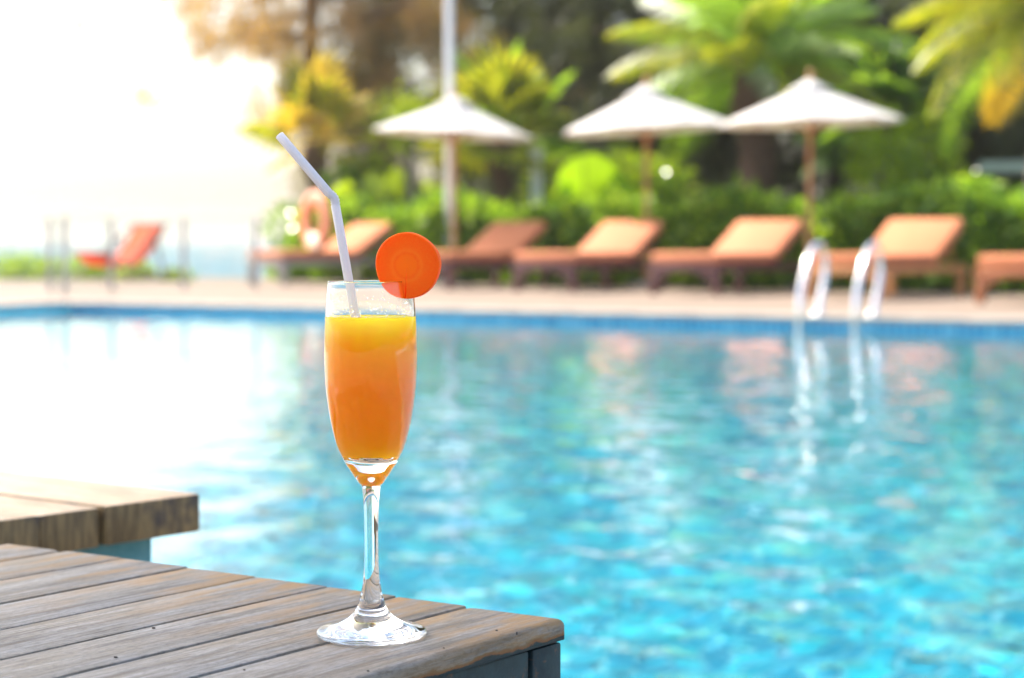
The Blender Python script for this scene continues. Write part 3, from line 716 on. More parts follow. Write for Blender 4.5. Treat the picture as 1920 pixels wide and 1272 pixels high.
# ------------------------------------------------------------------ parasols
def make_parasol(rim=1.18, zrim=2.16, zap=2.70, tilt=(0, 0), rot=R(20), big=False):
    root = empty('parasol'); n = 8
    b = MB(); b.tube([(0, 0, 0.10), (0, 0, zap + 0.02)], 0.032, 12); b.build('pole', M['teak'], root)
    b = MB(); b.lathe([(0, 0.12), (0.05, 0.12), (0.06, 0.07), (0.27, 0.06), (0.29, 0.0)], 28); b.build('base', M['dark_wall'], root)
    b = MB(); b.lathe([(0, zap + 0.16), (0.022, zap + 0.15), (0.04, zap + 0.11), (0.03, zap + 0.07), (0.045, zap + 0.03), (0.045, zap - 0.01)], 16); b.build('finial', M['teak'], root)
    Mx = Matrix.Translation((0, 0, zrim)) @ Matrix.Rotation(tilt[0], 4, 'Y') @ Matrix.Rotation(tilt[1], 4, 'X') @ Matrix.Translation((0, 0, -zrim))
    def canopy_pts(r_top, z_top, r_bot, z_bot, n_r, scallop):
        V = []
        for i in range(n_r + 1):
            t_ = i / n_r; r_ = r_top + (r_bot - r_top) * t_; sub = n * 6
            for k in range(sub):
                ph = (k % 6) / 6; a = 2 * math.pi * k / sub + rot
                flat = math.cos(math.pi / n) / math.cos((ph - 0.5) * 2 * math.pi / n)
                sagz = -scallop * math.sin(math.pi * ph) * t_
                z_ = z_top + (z_bot - z_top) * (t_ ** 0.92) + sagz * 0.6 - 0.012 * math.sin(math.pi * t_) * math.sin(math.pi * ph)
                V.append(Mx @ Vector((r_ * flat * math.cos(a), r_ * flat * math.sin(a), z_)))
        return V, n * 6
    def skin(name, V, sub, n_r, valance=0.0, thick=0.004):
        b = MB(); Fc = []
        for i in range(n_r):
            for k in range(sub): Fc.append((i * sub + k, (i + 1) * sub + k, (i + 1) * sub + (k + 1) % sub, i * sub + (k + 1) % sub))
        V = list(V)
        if valance:
            last = V[-sub:]; base = len(V)
            V += [p - Vector((0, 0, valance)) for p in last]
            for k in range(sub): Fc.append((base - sub + k, base + k, base + (k + 1) % sub, base - sub + (k + 1) % sub))
        b.add(V, Fc, True); o = b.build(name, M['canvas'], root); me = o.data; me.set_sharp_from_angle(angle=R(50))
        so = o.modifiers.new('thickness', 'SOLIDIFY'); so.thickness = thick; return o
    V, sub = canopy_pts(0.06, zap - 0.03, rim, zrim, 8, 0.02); skin('canopy', V, sub, 8, 0.03)
    V, sub = canopy_pts(0.04, zap + 0.035, 0.30, zap - 0.11, 3, 0.01); skin('vent_cap', V, sub, 3, 0.0)
    for k in range(n):
        a = 2 * math.pi * k / n + rot
        p0 = Mx @ Vector((0.05 * math.cos(a), 0.05 * math.sin(a), zap - 0.07)); p1 = Mx @ Vector((rim * 0.98 * math.cos(a), rim * 0.98 * math.sin(a), zrim - 0.022))
        b = MB(); b.tube([p0, p1], 0.011, 6); rb = b.build('rib', M['teak'], root)
        q0 = Vector((0.04 * math.cos(a), 0.04 * math.sin(a), zrim - 0.12)); q1 = p0.lerp(p1, 0.55)
        b = MB(); b.tube([q0, q1], 0.009, 6); b.build('strut', M['teak'], rb)
    b = MB(); b.tube([(0, 0, zrim - 0.18), (0, 0, zrim - 0.09)], 0.05, 12); b.build('hub', M['teak'], root)
    return root
um = [(852, 28.5, 1.15, 2.17, 2.66, (R(3.4), 0), R(8), 'white parasol with wooden pole beside the white lamp pole, leftmost of the three'),
      (1212, 27.3, 1.21, 2.17, 2.72, (R(-3.2), 0), R(20), 'white parasol with wooden pole in the middle of the three, above the third lounger'),
      (1517, 25.5, 1.17, 2.16, 2.66, (R(-1.5), 0), R(32), 'white parasol with pointed wooden finial behind the pool ladder, rightmost of the three')]
for (px, Y, rim, zr, za, tl, ro, lab) in um:
    r_ = make_parasol(rim, zr, za, tl, ro); g_ = at(px, 500, Y); r_.location = (g_.x, Y, 0); tag(r_, lab, 'parasol', 'white parasols over the loungers')

# unseen parasol, added left of the camera to shade the near table
def shade_parasol():
    e1 = Vector((math.cos(TU), math.sin(TU), 0)); nrm = Vector((-math.sin(TU), math.cos(TU), 0)) * -1
    if nrm.y < 0: nrm = -nrm
    nrm = Vector((math.sin(-TU + math.pi), 0, 0)); nrm = Vector((0.5962, 0.8028, 0))
    line = Vector((-0.385, 1.515, 0)); hz = 2.75 - T; o_ = SDIR * (hz / SDIR.z); o_.z = 0
    c = line + o_ + Vector((0.81, -0.59, 0)) * 0.35 - nrm * 1.5
    root = empty('added_square_parasol', (c.x, c.y, 0), TU, label='added unseen square white parasol shading the near table', cat='parasol')
    b = MB(); b.tube([(0, 0, 0.08), (0, 0, 3.3)], 0.03, 12); b.build('pole', M['teak'], root)
    b = MB(); b.box((0, 0, 0.04), (0.6, 0.6, 0.08)); b.build('base', M['post'], root)
    b = MB(); s = 1.5
    b.add([(-s, -s, 2.75), (s, -s, 2.75), (s, s, 2.75), (-s, s, 2.75), (0, 0, 3.3)], [(0, 1, 4), (1, 2, 4), (2, 3, 4), (3, 0, 4)]); o = b.build('canopy', M['fill_canvas'], root)
    so = o.modifiers.new('thickness', 'SOLIDIFY'); so.thickness = 0.004
    for k in range(4):
        a = R(45 + 90 * k); b = MB(); b.tube([(0, 0, 3.2), (2.1 * math.cos(a), 2.1 * math.sin(a), 2.73)], 0.012, 6); b.build('rib', M['teak'], root)
shade_parasol()

# ------------------------------------------------------------------ white lamp pole, thin post
p_ = at(843, 500, 29.6); p_.z = 0
pole = empty('lamp_pole', p_, label='tall white round pole rising behind the leftmost parasol', cat='pole')
b = MB(); b.tube([(0, 0, 0.03), (0, 0, 3), (0, 0, 7.5)], [0.062, 0.058, 0.05], 18); b.build('shaft', M['white'], pole)
b = MB(); b.lathe([(0.0, 0.05), (0.13, 0.04), (0.14, 0)], 20); b.build('base_plate', M['white'], pole)
b = MB(); b.lathe([(0.0, 7.9), (0.15, 7.8), (0.2, 7.6), (0.06, 7.48)], 20); b.build('lamp_head', M['white'], pole)
q_ = at(1006, 440, 31.5)
wp = empty('garden_post', (q_.x, q_.y, 0.02), label='short white garden post among the plants behind the hedge', cat='post')
b = MB(); b.box((0, 0, 1.0), (0.17, 0.17, 2.0)); b.build('shaft', M['white'], wp)
b = MB(); b.box((0, 0, 2.02), (0.23, 0.23, 0.05)); b.build('cap', M['white'], wp)

# ------------------------------------------------------------------ ladder
def smooth_profile_raw(p, k=3):
    out = []; n = len(p)
    for i in range(n - 1):
        p0 = p[max(i - 1, 0)]; p1 = p[i]; p2 = p[i + 1]; p3 = p[min(i + 2, n - 1)]
        for j in range(k):
            t = j / k
            out.append(tuple(0.5 * ((2 * b_) + (-a_ + c_) * t + (2 * a_ - 5 * b_ + 4 * c_ - d_) * t * t + (-a_ + 3 * b_ - 3 * c_ + d_) * t ** 3) for a_, b_, c_, d_ in zip(p0, p1, p2, p3)))
    out.append(p[-1]); return out
def ladder():
    un = P(0, 0); c = ground(1508, 598); u_c = c.dot(U) + 0.12
    o = P(u_c, n1); root = empty('pool_ladder', (o.x, o.y, 0), PA, label='stainless steel pool ladder with two curved handrails at the far pool edge', cat='pool ladder')
    def rail(x):
        key = [(-0.13, -1.0), (-0.13, -0.3), (-0.13, 0.02), (-0.09, 0.22), (0.03, 0.42), (0.18, 0.57), (0.33, 0.63), (0.46, 0.59), (0.52, 0.46), (0.49, 0.30), (0.40, 0.14), (0.34, 0.0)]
        pts = [(x, a_, c_) for a_, c_ in smooth_profile_raw(key, 4)]
        b = MB(); b.tube(pts, 0.027, 14); h_ = b.build('handrail', M['steel'], root)
        f = MB(); f.lathe([(0.022, 0.03), (0.05, 0.025), (0.055, 0.01)], 18); fo = f.build('flange', M['steel'], h_); fo.location = (x, 0.34, 0.003)
    rail(-0.25); rail(0.25)
    for k in range(3):
        b = MB(); b.box((0, -0.13, -0.28 - 0.27 * k), (0.46, 0.08, 0.025)); b.build('step', M['steel'], root)
ladder()

# ------------------------------------------------------------------ glass balustrade at left, deck chair
def balustrade():
    ps = [ground(x, y) for x, y in ((-60, 546), (95, 546), (120, 553), (210, 545), (345, 543), (480, 541))]
    ps[2] = ground(121, 552)
    root = empty('glass_balustrade', (0, 0, 0), label='glass balustrade with slim grey posts between the deck and the sea', cat='balustrade')
    def H_(p, y): return CZ + (447 - y) / F * p.y
    for i, p in enumerate(ps):
        h_ = H_(p, 408); b = MB(); b.box((p.x, p.y, h_ / 2), (0.05, 0.05, h_), rz=PA); b.build('post', M['post'], root)
    for a, c in zip(ps, ps[1:]):
        if (c - a).length < 0.5: continue
        d = (c - a); m_ = (a + c) / 2; b = MB(); b.box((m_.x, m_.y, 0.52), (d.length - 0.14, 0.012, 0.92), rz=math.atan2(d.y, d.x)); b.build('glass_panel', M['pane'], root)
balustrade()
def deck_chair():
    c = ground(226, 528); root = empty('deck_chair', c, R(44), label='orange red canvas deck chair facing the sea at the far left', cat='deck chair')
    for s in (-0.42, 0.42):
        b = MB(); b.tube([(-0.55, s, 0.02), (0.50, s, 0.80)], 0.02, 8); b.build('back_rail', M['darkwood'], root)
        b = MB(); b.tube([(0.42, s * .93, 0.02), (-0.50, s * .93, 0.40)], 0.02, 8); b.build('seat_rail', M['darkwood'], root)
        b = MB(); b.tube([(0.45, s * 1.05, 0.02), (0.28, s * 1.05, 0.63)], 0.018, 8); b.build('leg', M['darkwood'], root)
    b = MB(); b.tube([(0.50, -.46, 0.80), (0.50, .46, 0.80)], 0.02, 8); b.build('crossbar', M['darkwood'], root)
    b = MB(); b.tube([(-0.50, -.44, 0.40), (-0.50, .44, 0.40)], 0.02, 8); b.build('crossbar', M['darkwood'], root)
    V = []; n = 16
    for i in range(n + 1):
        t_ = i / n; x = 0.50 - t_ * 1.0; z_ = 0.80 - 0.40 * t_ - 0.36 * math.sin(math.pi * min(1, t_ * 1.02)) ** 0.8
        V += [(x, -0.40, z_), (x, 0.40, z_)]
    b = MB(); b.add(V, [(2 * i, 2 * i + 1, 2 * i + 3, 2 * i + 2) for i in range(n)], True); o = b.build('sling', M['sling'], root)
    so = o.modifiers.new('thickness', 'SOLIDIFY'); so.thickness = 0.006
deck_chair()
bpy.data.objects['deck_chair'].scale = (1.12,) * 3

# ------------------------------------------------------------------ vegetation
def lumps(n, R_, H_, base=0.0):
    return [(Vector((random.uniform(-.6, .6) * R_, random.uniform(-.6, .6) * R_, base + random.uniform(.25, .8) * H_)), random.uniform(.35, .6) * R_) for _ in range(n)]
def shrub(name, loc, R_, H_, n, mat, label, leaf=0.10, group=None, cat='shrub', trunkmat='trunk_grey', ratio=0.45, base=0.0):
    root = empty(name, loc, random.uniform(0, 6), label=label, cat=cat, group=group)
    Ls = lumps(9, R_, H_, base)
    k = rng.integers(0, len(Ls), n); C = np.array([Ls[i][0][:] for i in k]); rr = np.array([Ls[i][1] for i in k])
    d = unit(rng.normal(size=(n, 3))); rad_ = rr * (0.55 + 0.5 * rng.random(n)) ; P_ = C + d * rad_[:, None]; P_[:, 2] = np.maximum(P_[:, 2], 0.05)
    D = d + rng.normal(size=(n, 3)) * 0.6 + np.array([0, 0, -0.1]); L = leaf * (0.6 + 0.8 * rng.random(n))
    link('foliage', fast_mesh('foliage', leaves(P_, D, L, L * ratio), 4), M[mat], root)
    b = MB()
    for c, r_ in Ls:
        b.tube([(random.uniform(-.06, .06), random.uniform(-.06, .06), -0.02), (c.x * .4, c.y * .4, c.z * .5), tuple(c)], [0.025, 0.018, 0.008], 6, smooth=True)
    b.build('stem', M[trunkmat], root); return root

def hedge(name, a, c, h_, dpt, n, label):
    a = Vector(a); c = Vector(c); d = (c - a); Ln = d.length; ang = math.atan2(d.y, d.x)
    root = empty(name, ((a.x + c.x) / 2, (a.y + c.y) / 2, 0.02), ang, label=label, cat='hedge', group='clipped hedges behind the loungers')
    x = (rng.random(n) - .5) * Ln; face = rng.random(n); y = np.where(face < .62, -dpt / 2, (rng.random(n) - .5) * dpt); z_ = np.where(face < .62, rng.random(n) * h_, h_)
    bul = 0.10 * np.sin(x * 3.1) + 0.07 * np.sin(x * 7.3 + z_ * 5) + 0.05 * np.sin(x * 1.3 + 2)
    P_ = np.stack([x, y - bul * (face < .62) + rng.normal(size=n) * .09, np.maximum(z_ * (1 + 0.06 * np.sin(x * 2.3)) + bul * .8 + rng.normal(size=n) * .07, 0.02)], 1)
    D = rng.normal(size=(n, 3)) + np.array([0, -0.9, 0.5]); L = 0.07 + 0.11 * rng.random(n)
    link('foliage', fast_mesh('foliage', leaves(P_, D, L, L * .55), 4), M['hedge'], root)
    m2 = n // 3; P2 = np.stack([(rng.random(m2) - .5) * Ln, (rng.random(m2) - .3) * dpt * .8, rng.random(m2) * h_ * .95], 1)
    link('inner_foliage', fast_mesh('inner_foliage', leaves(P2, rng.normal(size=(m2, 3)), 0.16, 0.10), 4), M['hedge'], root)
    b = MB()
    for i in range(int(Ln / .35)):
        x_ = -Ln / 2 + .2 + .35 * i; b.tube([(x_, 0, -.02), (x_ + .05, .05, h_ * .5), (x_ - .05, -.05, h_ * .85)], [.02, .015, .008], 5)
    b.build('stem', M['trunk_brown'], root)
hedge('hedge', (-3.3, 32.1, 0), (0.9, 29.0, 0), 1.02, 0.9, 13000, 'clipped green hedge behind the two farthest loungers and left parasol')
hedge('hedge', (0.9, 28.95, 0), (4.6, 26.15, 0), 1.0, 0.9, 12000, 'clipped green hedge between the middle and right parasol poles')
hedge('hedge', (4.6, 26.1, 0), (9.4, 22.6, 0), 1.12, 0.9, 15000, 'clipped dark green hedge behind the ladder and rightmost loungers')

# fan palms
def fan_leaf_mesh(Rf, nseg=26, droop=0.35, pet=0.7):
    polys = []
    for i in range(nseg):
        a = R(-118 + 236 * i / (nseg - 1)); l_ = Rf * (0.80 + 0.2 * math.cos(a * .7)) * random.uniform(.9, 1.05)
        wv = Rf * 0.075
        c0 = np.array([pet, 0, 0.0]); dd = np.array([math.cos(a), math.sin(a), 0]); sd = np.array([-math.sin(a), math.cos(a), 0])
        def pt(t_, s_): 
            q = c0 + dd * l_ * t_ + sd * s_; q[2] = -droop * Rf * t_ ** 2.4 + 0.10 * Rf * math.cos(a) * t_; q[2] += abs(s_) * 0.3; return q
        polys.append([pt(0, 0), pt(.5, wv), pt(.78, wv * .6), pt(.5, 0)]); polys.append([pt(0, 0), pt(.5, 0), pt(.78, -wv * .6), pt(.5, -wv)])
        polys.append([pt(.5, wv), pt(.5, 0.0), pt(1.0, 0), pt(.78, wv * .6)]); polys.append([pt(.5, 0), pt(.5, -wv), pt(.78, -wv * .6), pt(1.0, 0)])
    pw_ = 0.014
    polys.append([np.array([0, -pw_, 0]), np.array([pet, -pw_ * .6, 0]), np.array([pet, pw_ * .6, 0]), np.array([0, pw_, 0])])
    polys.append([np.array([0, 0, -pw_]), np.array([pet, 0, -pw_ * .6]), np.array([pet, 0, pw_ * .6]), np.array([0, 0, pw_])])
    return fast_mesh('frond', np.array(polys), 4)
def feather_mesh(L, leaflet=0.45, n=46, arch=0.9, hang=0.5, wl=0.035):
    polys = []; 
    def rach(t_): return np.array([L * (t_ - 0.10 * t_ ** 2), 0, arch * (0.55 * t_ - 1.0 * t_ ** 2.1) * L * 0.55])
    for i in range(n):
        t_ = 0.14 + 0.86 * i / (n - 1); p0 = rach(t_); tn = unit(rach(min(1, t_ + .02)) - rach(t_ - .02)); ll = leaflet * (0.35 + 0.9 * math.sin(math.pi * min(1, .12 + t_ * .9)) ** .7)
        for s in (-1, 1):
            d1 = unit(tn * 0.55 + np.array([0, s, 0]) * 1.0 + np.array([0, 0, 0.12 + random.uniform(-.15, .15)]))
            m_ = p0 + d1 * ll * .5; e_ = m_ + unit(d1 + np.array([0, 0, -hang * 2])) * ll * .5
            pr = unit(np.cross(d1, np.array([0, 0, 1.0]) + tn * .2)) * wl / 2
            polys.append([p0 - pr * .5, m_ - pr, m_ + pr, p0 + pr * .5]); polys.append([m_ - pr, e_ - pr * .1, e_ + pr * .1, m_ + pr])
    for i in range(12):
        a, c = rach(i / 12), rach((i + 1) / 12); w_ = 0.02 * (1 - i / 14)
        polys.append([a + [0, -w_, 0], c + [0, -w_, 0], c + [0, w_, 0], a + [0, w_, 0]]); polys.append([a + [0, 0, -w_], c + [0, 0, -w_], c + [0, 0, w_], a + [0, 0, w_]])
    return fast_mesh('frond', np.array(polys), 4)
def palm(name, px, Y, hcrown, label, kind, mats, nf, size, trunk_r=0.12, trunkmat='trunk_palm', el=(-35, 80), group=None, xoff=0.0, **kw):
    g_ = at(px, 440, Y); root = empty(name, (g_.x + xoff, Y, 0.02), 0, label=label, cat='palm', group=group)
    meshes = {}
    for m_ in mats:
        meshes[m_] = []
        for _ in range(3):
            me = fan_leaf_mesh(size, **kw) if kind == 'fan' else feather_mesh(size, **kw)
            me.materials.append(M[m_]); meshes[m_].append(me)
    b = MB(); n = 26; pts = [(0.05 * math.sin(i * .5), 0.04 * math.cos(i * .4), hcrown * i / n) for i in range(n + 1)]
    rad_ = [trunk_r * (1.0 + (0.10 if i % 2 else -0.06) + (0.25 if i < 2 else 0) + (0.2 if i > n - 6 else 0)) for i in range(n + 1)]
    b.tube(pts, rad_, 12, smooth=False); b.build('trunk', M[trunkmat], root)
    for i in range(nf):
        t_ = (i + .5) / nf; e_ = R(el[0] + (el[1] - el[0]) * t_ ** 0.8 + random.uniform(-8, 8)); az = i * 2.39996 + random.uniform(-.2, .2)
        mk = mats[0] if len(mats) == 1 else random.choices(mats, weights=[4, 2, 1][:len(mats)])[0]
        o = link('frond', random.choice(meshes[mk]), None, root); o.location = (pts[-1][0], pts[-1][1], hcrown - 0.05 + t_ * .12)
        s_ = random.uniform(.85, 1.1); o.scale = (s_,) * 3; o.rotation_euler = (random.uniform(-.35, .35), -e_, az)
    return root
def zat(y, Y): return CZ + (447 - y) / F * Y
palm('fan_palm', 588, 33.0, zat(265, 33), 'small fan palm with golden yellow leaves left of the leftmost parasol', 'fan', ['frond_gold', 'frond_yellow'], 14, 0.8, 0.12, 'trunk_brown', group='small fan palms', pet=0.55, droop=0.15, nseg=18)
palm('fan_palm', 940, 31.5, zat(262, 31.5), 'small fan palm with yellow green leaves rising between the left and middle parasols', 'fan', ['frond_yellow', 'frond_green'], 22, 0.8, 0.15, 'trunk_palm', group='small fan palms', pet=0.7, droop=0.15, nseg=18)
palm('feather_palm', 1418, 30.5, zat(150, 30.5), 'large green palm with thick dark trunk behind the middle and right parasols', 'feather', ['frond_green', 'frond_yellow', 'frond_dark'], 32, 2.5, 0.29, 'trunk_palm', el=(-22, 75), leaflet=0.66, n=38, hang=0.9, wl=0.04)
palm('feather_palm', 1950, 27.5, zat(40, 27.5), 'yellow green palm with arching fronds at the top right corner', 'feather', ['frond_yellow', 'frond_green', 'frond_ochre'], 32, 2.3, 0.16, 'trunk_grey', el=(-50, 60), leaflet=0.5, n=32, hang=0.8, wl=0.042)
palm('fan_palm', 1650, 33.5, zat(240, 33.5), 'deep green fan palm behind the rightmost parasol', 'fan', ['frond_dark', 'frond_green'], 26, 1.0, 0.14, 'trunk_palm', pet=0.7, group='small fan palms')  # deeper green fronds than the other fan palms

# broad-leaved plants, every large leaf a part
def broad_leaf_mesh(L, W):
    n, m_ = 10, 6; V = []; 
    for i in range(n + 1):
        t_ = i / n; wv = W / 2 * math.sin(math.pi * (0.04 + 0.96 * t_) ** 0.8) ** 0.7 if t_ < 1 else 0.0
        for j in range(m_ + 1):
            s_ = -1 + 2 * j / m_; V.append((L * t_ - 0.08 * L, s_ * wv, -0.18 * L * t_ * t_ + 0.10 * abs(s_) * wv + 0.01 * math.sin(t_ * 20 + s_ * 3)))
    b = MB(); b.add(V, [(i * (m_ + 1) + j, (i + 1) * (m_ + 1) + j, (i + 1) * (m_ + 1) + j + 1, i * (m_ + 1) + j + 1) for i in range(n) for j in range(m_)], True)
    return b.mesh('leaf')
def broad_plant(px, Y, leafs, label, mat='big_leaf'):
    g_ = at(px, 440, Y); root = empty('broad_leaf_plant', (g_.x, Y, 0.02), label=label, cat='plant', group='broad leaved plants behind the hedge')
    for (lx, ly, L, W, yaw, tiltv, roll) in leafs:
        c = at(lx, ly, Y); me = broad_leaf_mesh(L, W); me.materials.append(M[mat]); o = link('leaf', me, None, root)
        o.location = c - Vector((g_.x, Y, 0.02)); o.rotation_euler = (roll, tiltv, yaw)
        b = MB(); b.tube([(0, 0, 0), (o.location.x * .3, o.location.y - .05, o.location.z * .6), tuple(o.location)], [0.03, 0.022, 0.012], 6); b.build('stalk', M['leaf_mid'], root)
broad_plant(1095, 29.6, [(1095, 300, 0.90, 0.90, R(0), R(80), R(82)), (1062, 345, .4, .3, R(200), R(30), .3), (1150, 330, .5, .35, R(-20), R(35), .4)], 'plant with one very large round bright green leaf between the left and middle parasols')
broad_plant(715, 31.5, [(690, 335, 0.62, 0.38, R(-10), R(50), R(70)), (735, 325, .5, .3, R(10), R(70), R(70)), (660, 350, .45, .3, R(190), R(20), .8), (760, 385, .4, .3, R(-20), R(20), .8)], 'broad leaved green plant left of the leftmost parasol pole', 'leaf_lime')

def sh(px, Y, R_, H_, n, mat, lab, leaf=.1, base=0.0, **k):
    g_ = at(px, 440, Y); return shrub('leafy_shrub', (g_.x, Y, 0.02), R_, H_, n, mat, lab, leaf, 'leafy shrubs behind the hedge', base=base, **k)
sh(610, 32.9, 0.75, 1.9, 3000, 'leaf_mid', 'green leafy shrub behind the swim ring', .12)
sh(700, 33.5, 0.8, 2.1, 2600, 'leaf_lime', 'lime green shrub beside the broad leaved plant left of the left parasol pole', .14)
sh(790, 34, 0.7, 1.7, 2200, 'leaf_mid', 'green shrub just left of the leftmost parasol pole', .13)
sh(905, 33.5, 0.6, 1.3, 1800, 'leaf_mid', 'low green shrub just right of the leftmost parasol pole', .12)
sh(1060, 33, 0.75, 2.0, 2200, 'leaf_lime', 'yellow green shrub behind the very large round leaf', .14)
sh(1190, 31, 0.95, 2.0, 4200, 'leaf_lime', 'lime shrub directly behind the middle parasol pole', .13)
sh(1285, 31, 0.7, 1.8, 2400, 'leaf_mid', 'green shrub left of the large palm trunk', .13)
sh(1505, 33, 0.8, 1.5, 2000, 'leaf_mid', 'green shrub right of the large palm trunk', .12)
sh(1590, 31, 0.7, 1.7, 1800, 'leaf_lime', 'small lime shrub just right of the rightmost parasol pole', .12)
sh(1690, 29.5, 0.85, 2.6, 1700, 'leaf_lime', 'tall thin branched lime shrub below the right tip of the rightmost parasol', .13, base=0.5)
sh(1790, 31.5, 0.9, 1.6, 2600, 'leaf_mid', 'dark green shrub left of the dark kiosk', .12)
# low plants at the deck edge on the left
def gpl(px, py, R_, H_, n, lab, mat='leaf_lime'):
    g_ = ground(px, py); return shrub('low_plant', (g_.x, g_.y, 0.0), R_, H_, n, mat, lab, .09, 'low plants along the deck edge', cat='plant')
gpl(20, 524, 0.5, 0.22, 900, 'low green plant at the far left edge of the photo')
gpl(90, 524, 0.5, 0.19, 900, 'low green plant left of the deck chair, by the second balustrade post')
gpl(175, 523, 0.45, 0.21, 900, 'low green plant touching the left side of the deck chair')
gpl(255, 524, 0.4, 0.16, 700, 'low green plant under the right side of the deck chair')
gpl(330, 527, 0.3, 0.10, 300, 'tiny green plant between the deck chair and farthest lounger')
gpl(545, 527, 0.35, 0.22, 700, 'green plant under the farthest lounger', 'leaf_mid')

# casuarinas: whispy needle trees
def casuarina_mesh(H_, Rw, n_br, per, z0=1.5, droop=0.9, ln=0.34, wd=0.030, dens=1.0):
    Ps = []; Ds = []; br = []
    for i in range(n_br):
        t_ = (i + random.random()) / n_br; z_ = z0 + (H_ - z0) * t_; az = random.uniform(0, 6.283); L = Rw * (1.05 - 0.75 * t_) * random.uniform(.6, 1.15)
        d = np.array([math.cos(az), math.sin(az), random.uniform(-.1, .45)]); s_ = np.array([0.0, 0, z_])
        pts = [s_ + d * L * k / 5 + np.array([0, 0, -droop * 0.25 * L * (k / 5) ** 2]) for k in range(6)]
        br.append(pts)
        m_ = int(per * (0.4 + L / Rw)); tt = rng.random(m_) ** 0.75; idx = np.minimum((tt * 5).astype(int), 4); fr = (tt * 5 - idx)[:, None]
        A_ = np.array(pts); q = A_[idx] * (1 - fr) + A_[idx + 1] * fr
        # twigs off the branch: clumped
        cl = rng.normal(size=(14, 3)) * 0.30 * (0.4 + L / Rw); ci = (tt * 13.99).astype(int); q = q + cl[ci] * np.array([1, 1, .7]) + rng.normal(size=(m_, 3)) * 0.13
        Ps.append(q); Ds.append(np.tile(d, (m_, 1)) * 0.4 + np.array([0, 0, -droop]) + rng.normal(size=(m_, 3)) * 0.35)
    P_ = np.concatenate(Ps); D = np.concatenate(Ds); L = ln * (0.6 + 0.8 * rng.random(len(P_)))
    return fast_mesh('crown', leaves(P_, D, L, wd), 4), br
def casuarina(px, Y, src, label, rotz, scale=1.0, mat=None, trunkmat=None, xw=0):
    g_ = at(px, 440, Y); root = empty('casuarina_tree', (g_.x + xw, Y, 0.02), rotz, label=label, cat='tree', group='casuarina trees behind the garden')
    for (nm_, me) in src: link(nm_, me, None, root)
    root.scale = (scale,) * 3; return root
def cas_src(mat, tmat, H_, Rw, n_br, per, tr=0.17, **k):
    me, br = casuarina_mesh(H_, Rw, n_br, per, **k); me.materials.append(M[mat]); b = MB()
    b.tube([(0.06 * math.sin(i), 0.06 * math.cos(i * 1.3), H_ * .95 * i / 12) for i in range(13)], [tr * (1 - .85 * i / 12) + .01 for i in range(13)], 10); tm = b.mesh('trunk'); tm.materials.append(M[tmat])
    b = MB()
    for pts in br: b.tube(pts, [0.035 * (1 - k / 6) + .004 for k in range(6)], 4)
    bm_ = b.mesh('branch'); bm_.materials.append(M[tmat])
    return [('crown', me), ('trunk', tm), ('limbs', bm_)]
dk1 = cas_src('needle_dark', 'trunk_brown', 12, 2.6, 75, 400, z0=1.3)
dk2 = cas_src('needle_dark', 'trunk_brown', 11, 2.4, 66, 380, z0=1.6)
ol = cas_src('needle_olive_haze', 'trunk_brown', 12, 2.3, 66, 330, z0=1.9)
bn = cas_src('needle_brown_haze', 'trunk_brown', 12, 4.0, 60, 520, z0=2.9, tr=0.22, wd=0.018)
casuarina(592, 37, bn, 'brown, haze tinted wispy casuarina with thick reddish trunk at the left of the trees', 0.3)
#casuarina(470, 40, bn, 'thin brown casuarina whose drooping branches hang over the white sky, farthest left', 2.2, 0.82)
casuarina(720, 38, ol, 'olive, haze tinted casuarina directly left of the tall white pole', 1.0)
#casuarina(815, 41, ol, 'olive casuarina right behind the tall white pole', 3.0, 1.0)
casuarina(965, 42, dk1, 'dark casuarina behind the yellow green fan palm', 0.5, 1.3)
#casuarina(1010, 40, dk2, 'dark casuarina behind the yellow green fan palm', 1.7, 1.3)
casuarina(1120, 41, dk1, 'dark casuarina between the left and middle parasols', 2.9, 1.3)
casuarina(1230, 39, dk2, 'dark casuarina above the middle parasol', 4.1, 1.3)
casuarina(1340, 42, dk1, 'dark casuarina behind the left side of the large palm', 5.1, 1.3)
#casuarina(1460, 40, dk2, 'dark casuarina behind the right side of the large palm', 0.2, 1.1)
casuarina(1570, 38, dk1, 'dark casuarina above the rightmost parasol', 1.4, 1.3)
casuarina(1690, 39, dk2, 'dark casuarina between the rightmost parasol and the right corner palm', 2.6, 1.3)
casuarina(1800, 37, dk1, 'dark casuarina left of the kiosk', 3.9, 1.3)
casuarina(1910, 36, dk2, 'dark casuarina behind the kiosk at the right edge', 5.3, 1.3)
casuarina(2040, 34, dk1, 'dark casuarina just beyond the right edge of the photo', 0.9, 1.3)
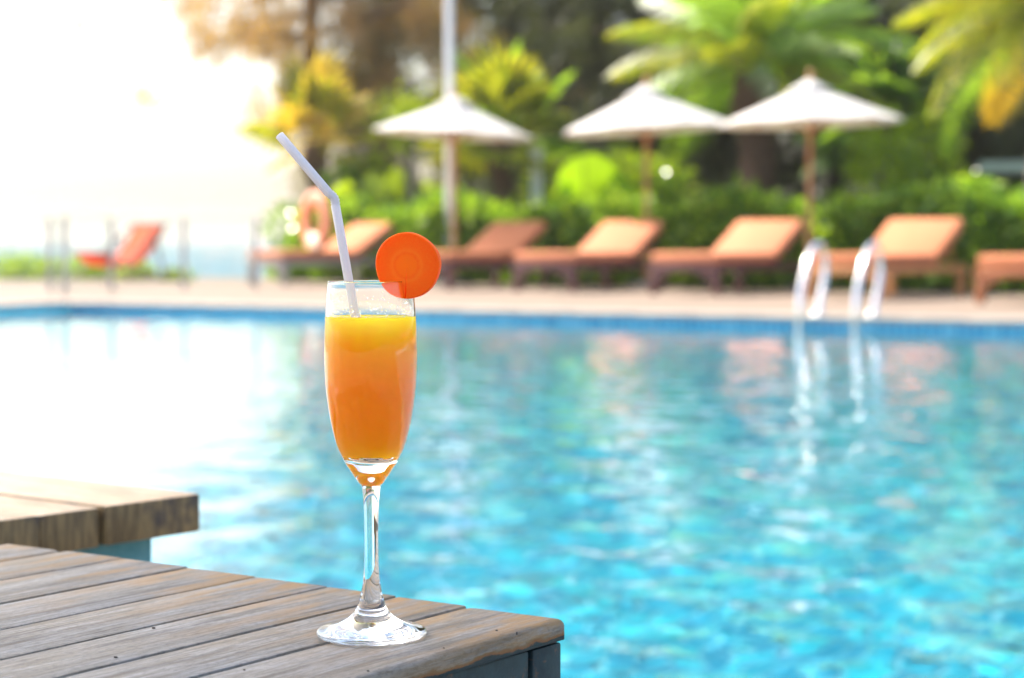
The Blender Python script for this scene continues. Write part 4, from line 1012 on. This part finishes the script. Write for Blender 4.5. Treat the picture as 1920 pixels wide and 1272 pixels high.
# slim bare trunk
g_ = at(770, 440, 33.0); st = empty('young_tree', (g_.x, g_.y, 0.02), label='slim pale grey trunk just left of the leftmost parasol pole', cat='tree')
b = MB(); b.tube([(0, 0, 0), (.04, 0, 1.0), (-.03, .02, 2.0), (.02, 0, 2.7)], [.09, .08, .07, .05], 10); b.build('trunk', M['trunk_grey'], st)
P_ = rng.normal(size=(1100, 3)) * np.array([.4, .4, .22]) + np.array([0, 0, 2.55]); Lf = .09 + .08 * rng.random(1100)
link('crown', fast_mesh('crown', leaves(P_, rng.normal(size=(1100, 3)), Lf, Lf * .5), 4), M['leaf_lime'], st)

# ------------------------------------------------------------------ kiosk at right
g_ = at(1925, 440, 31.5); ki = empty('garden_kiosk', (g_.x, g_.y, 0.02), R(-20), label='dark garden kiosk with pale sheet roof at the right edge', cat='kiosk')
zr_ = zat(318, 31.5)
b = MB(); b.box((0, 0, zr_), (1.3, 1.6, 0.16)); b.build('roof', M['pale_roof'], ki)
for x in (-0.5, 0.5):
    for y in (-.6, .6): b = MB(); b.box((x, y, (zr_ - .09) / 2), (0.09, 0.09, zr_ - .09)); b.build('post', M['dark_wall'], ki)
b = MB(); b.box((0, 0.05, 0.65), (0.88, 1.05, 1.3)); b.build('counter', M['dark_wall'], ki)
b = MB(); b.box((0, 0.05, 1.33), (1.0, 1.2, 0.05)); b.build('counter_top', M['post'], ki)

# ------------------------------------------------------------------ haze over the shore
def haze():
    b = MB(); b.box((0, 3500, 4.75), (7300, 7300, 18.5)); m = bpy.data.materials.new('haze_air'); m.use_nodes = True; t = m.node_tree
    for n_ in list(t.nodes):
        if n_.type == 'BSDF_PRINCIPLED': t.nodes.remove(n_)
    v = t.nodes.new('ShaderNodeVolumePrincipled'); v.inputs['Color'].default_value = (1, 0.93, 0.82, 1); v.inputs['Density'].default_value = 0.0009; v.inputs['Anisotropy'].default_value = 0.75
    t.links.new(v.outputs[0], t.nodes['Material Output'].inputs['Volume'])
    b.build('haze', m, kind='stuff')
haze()
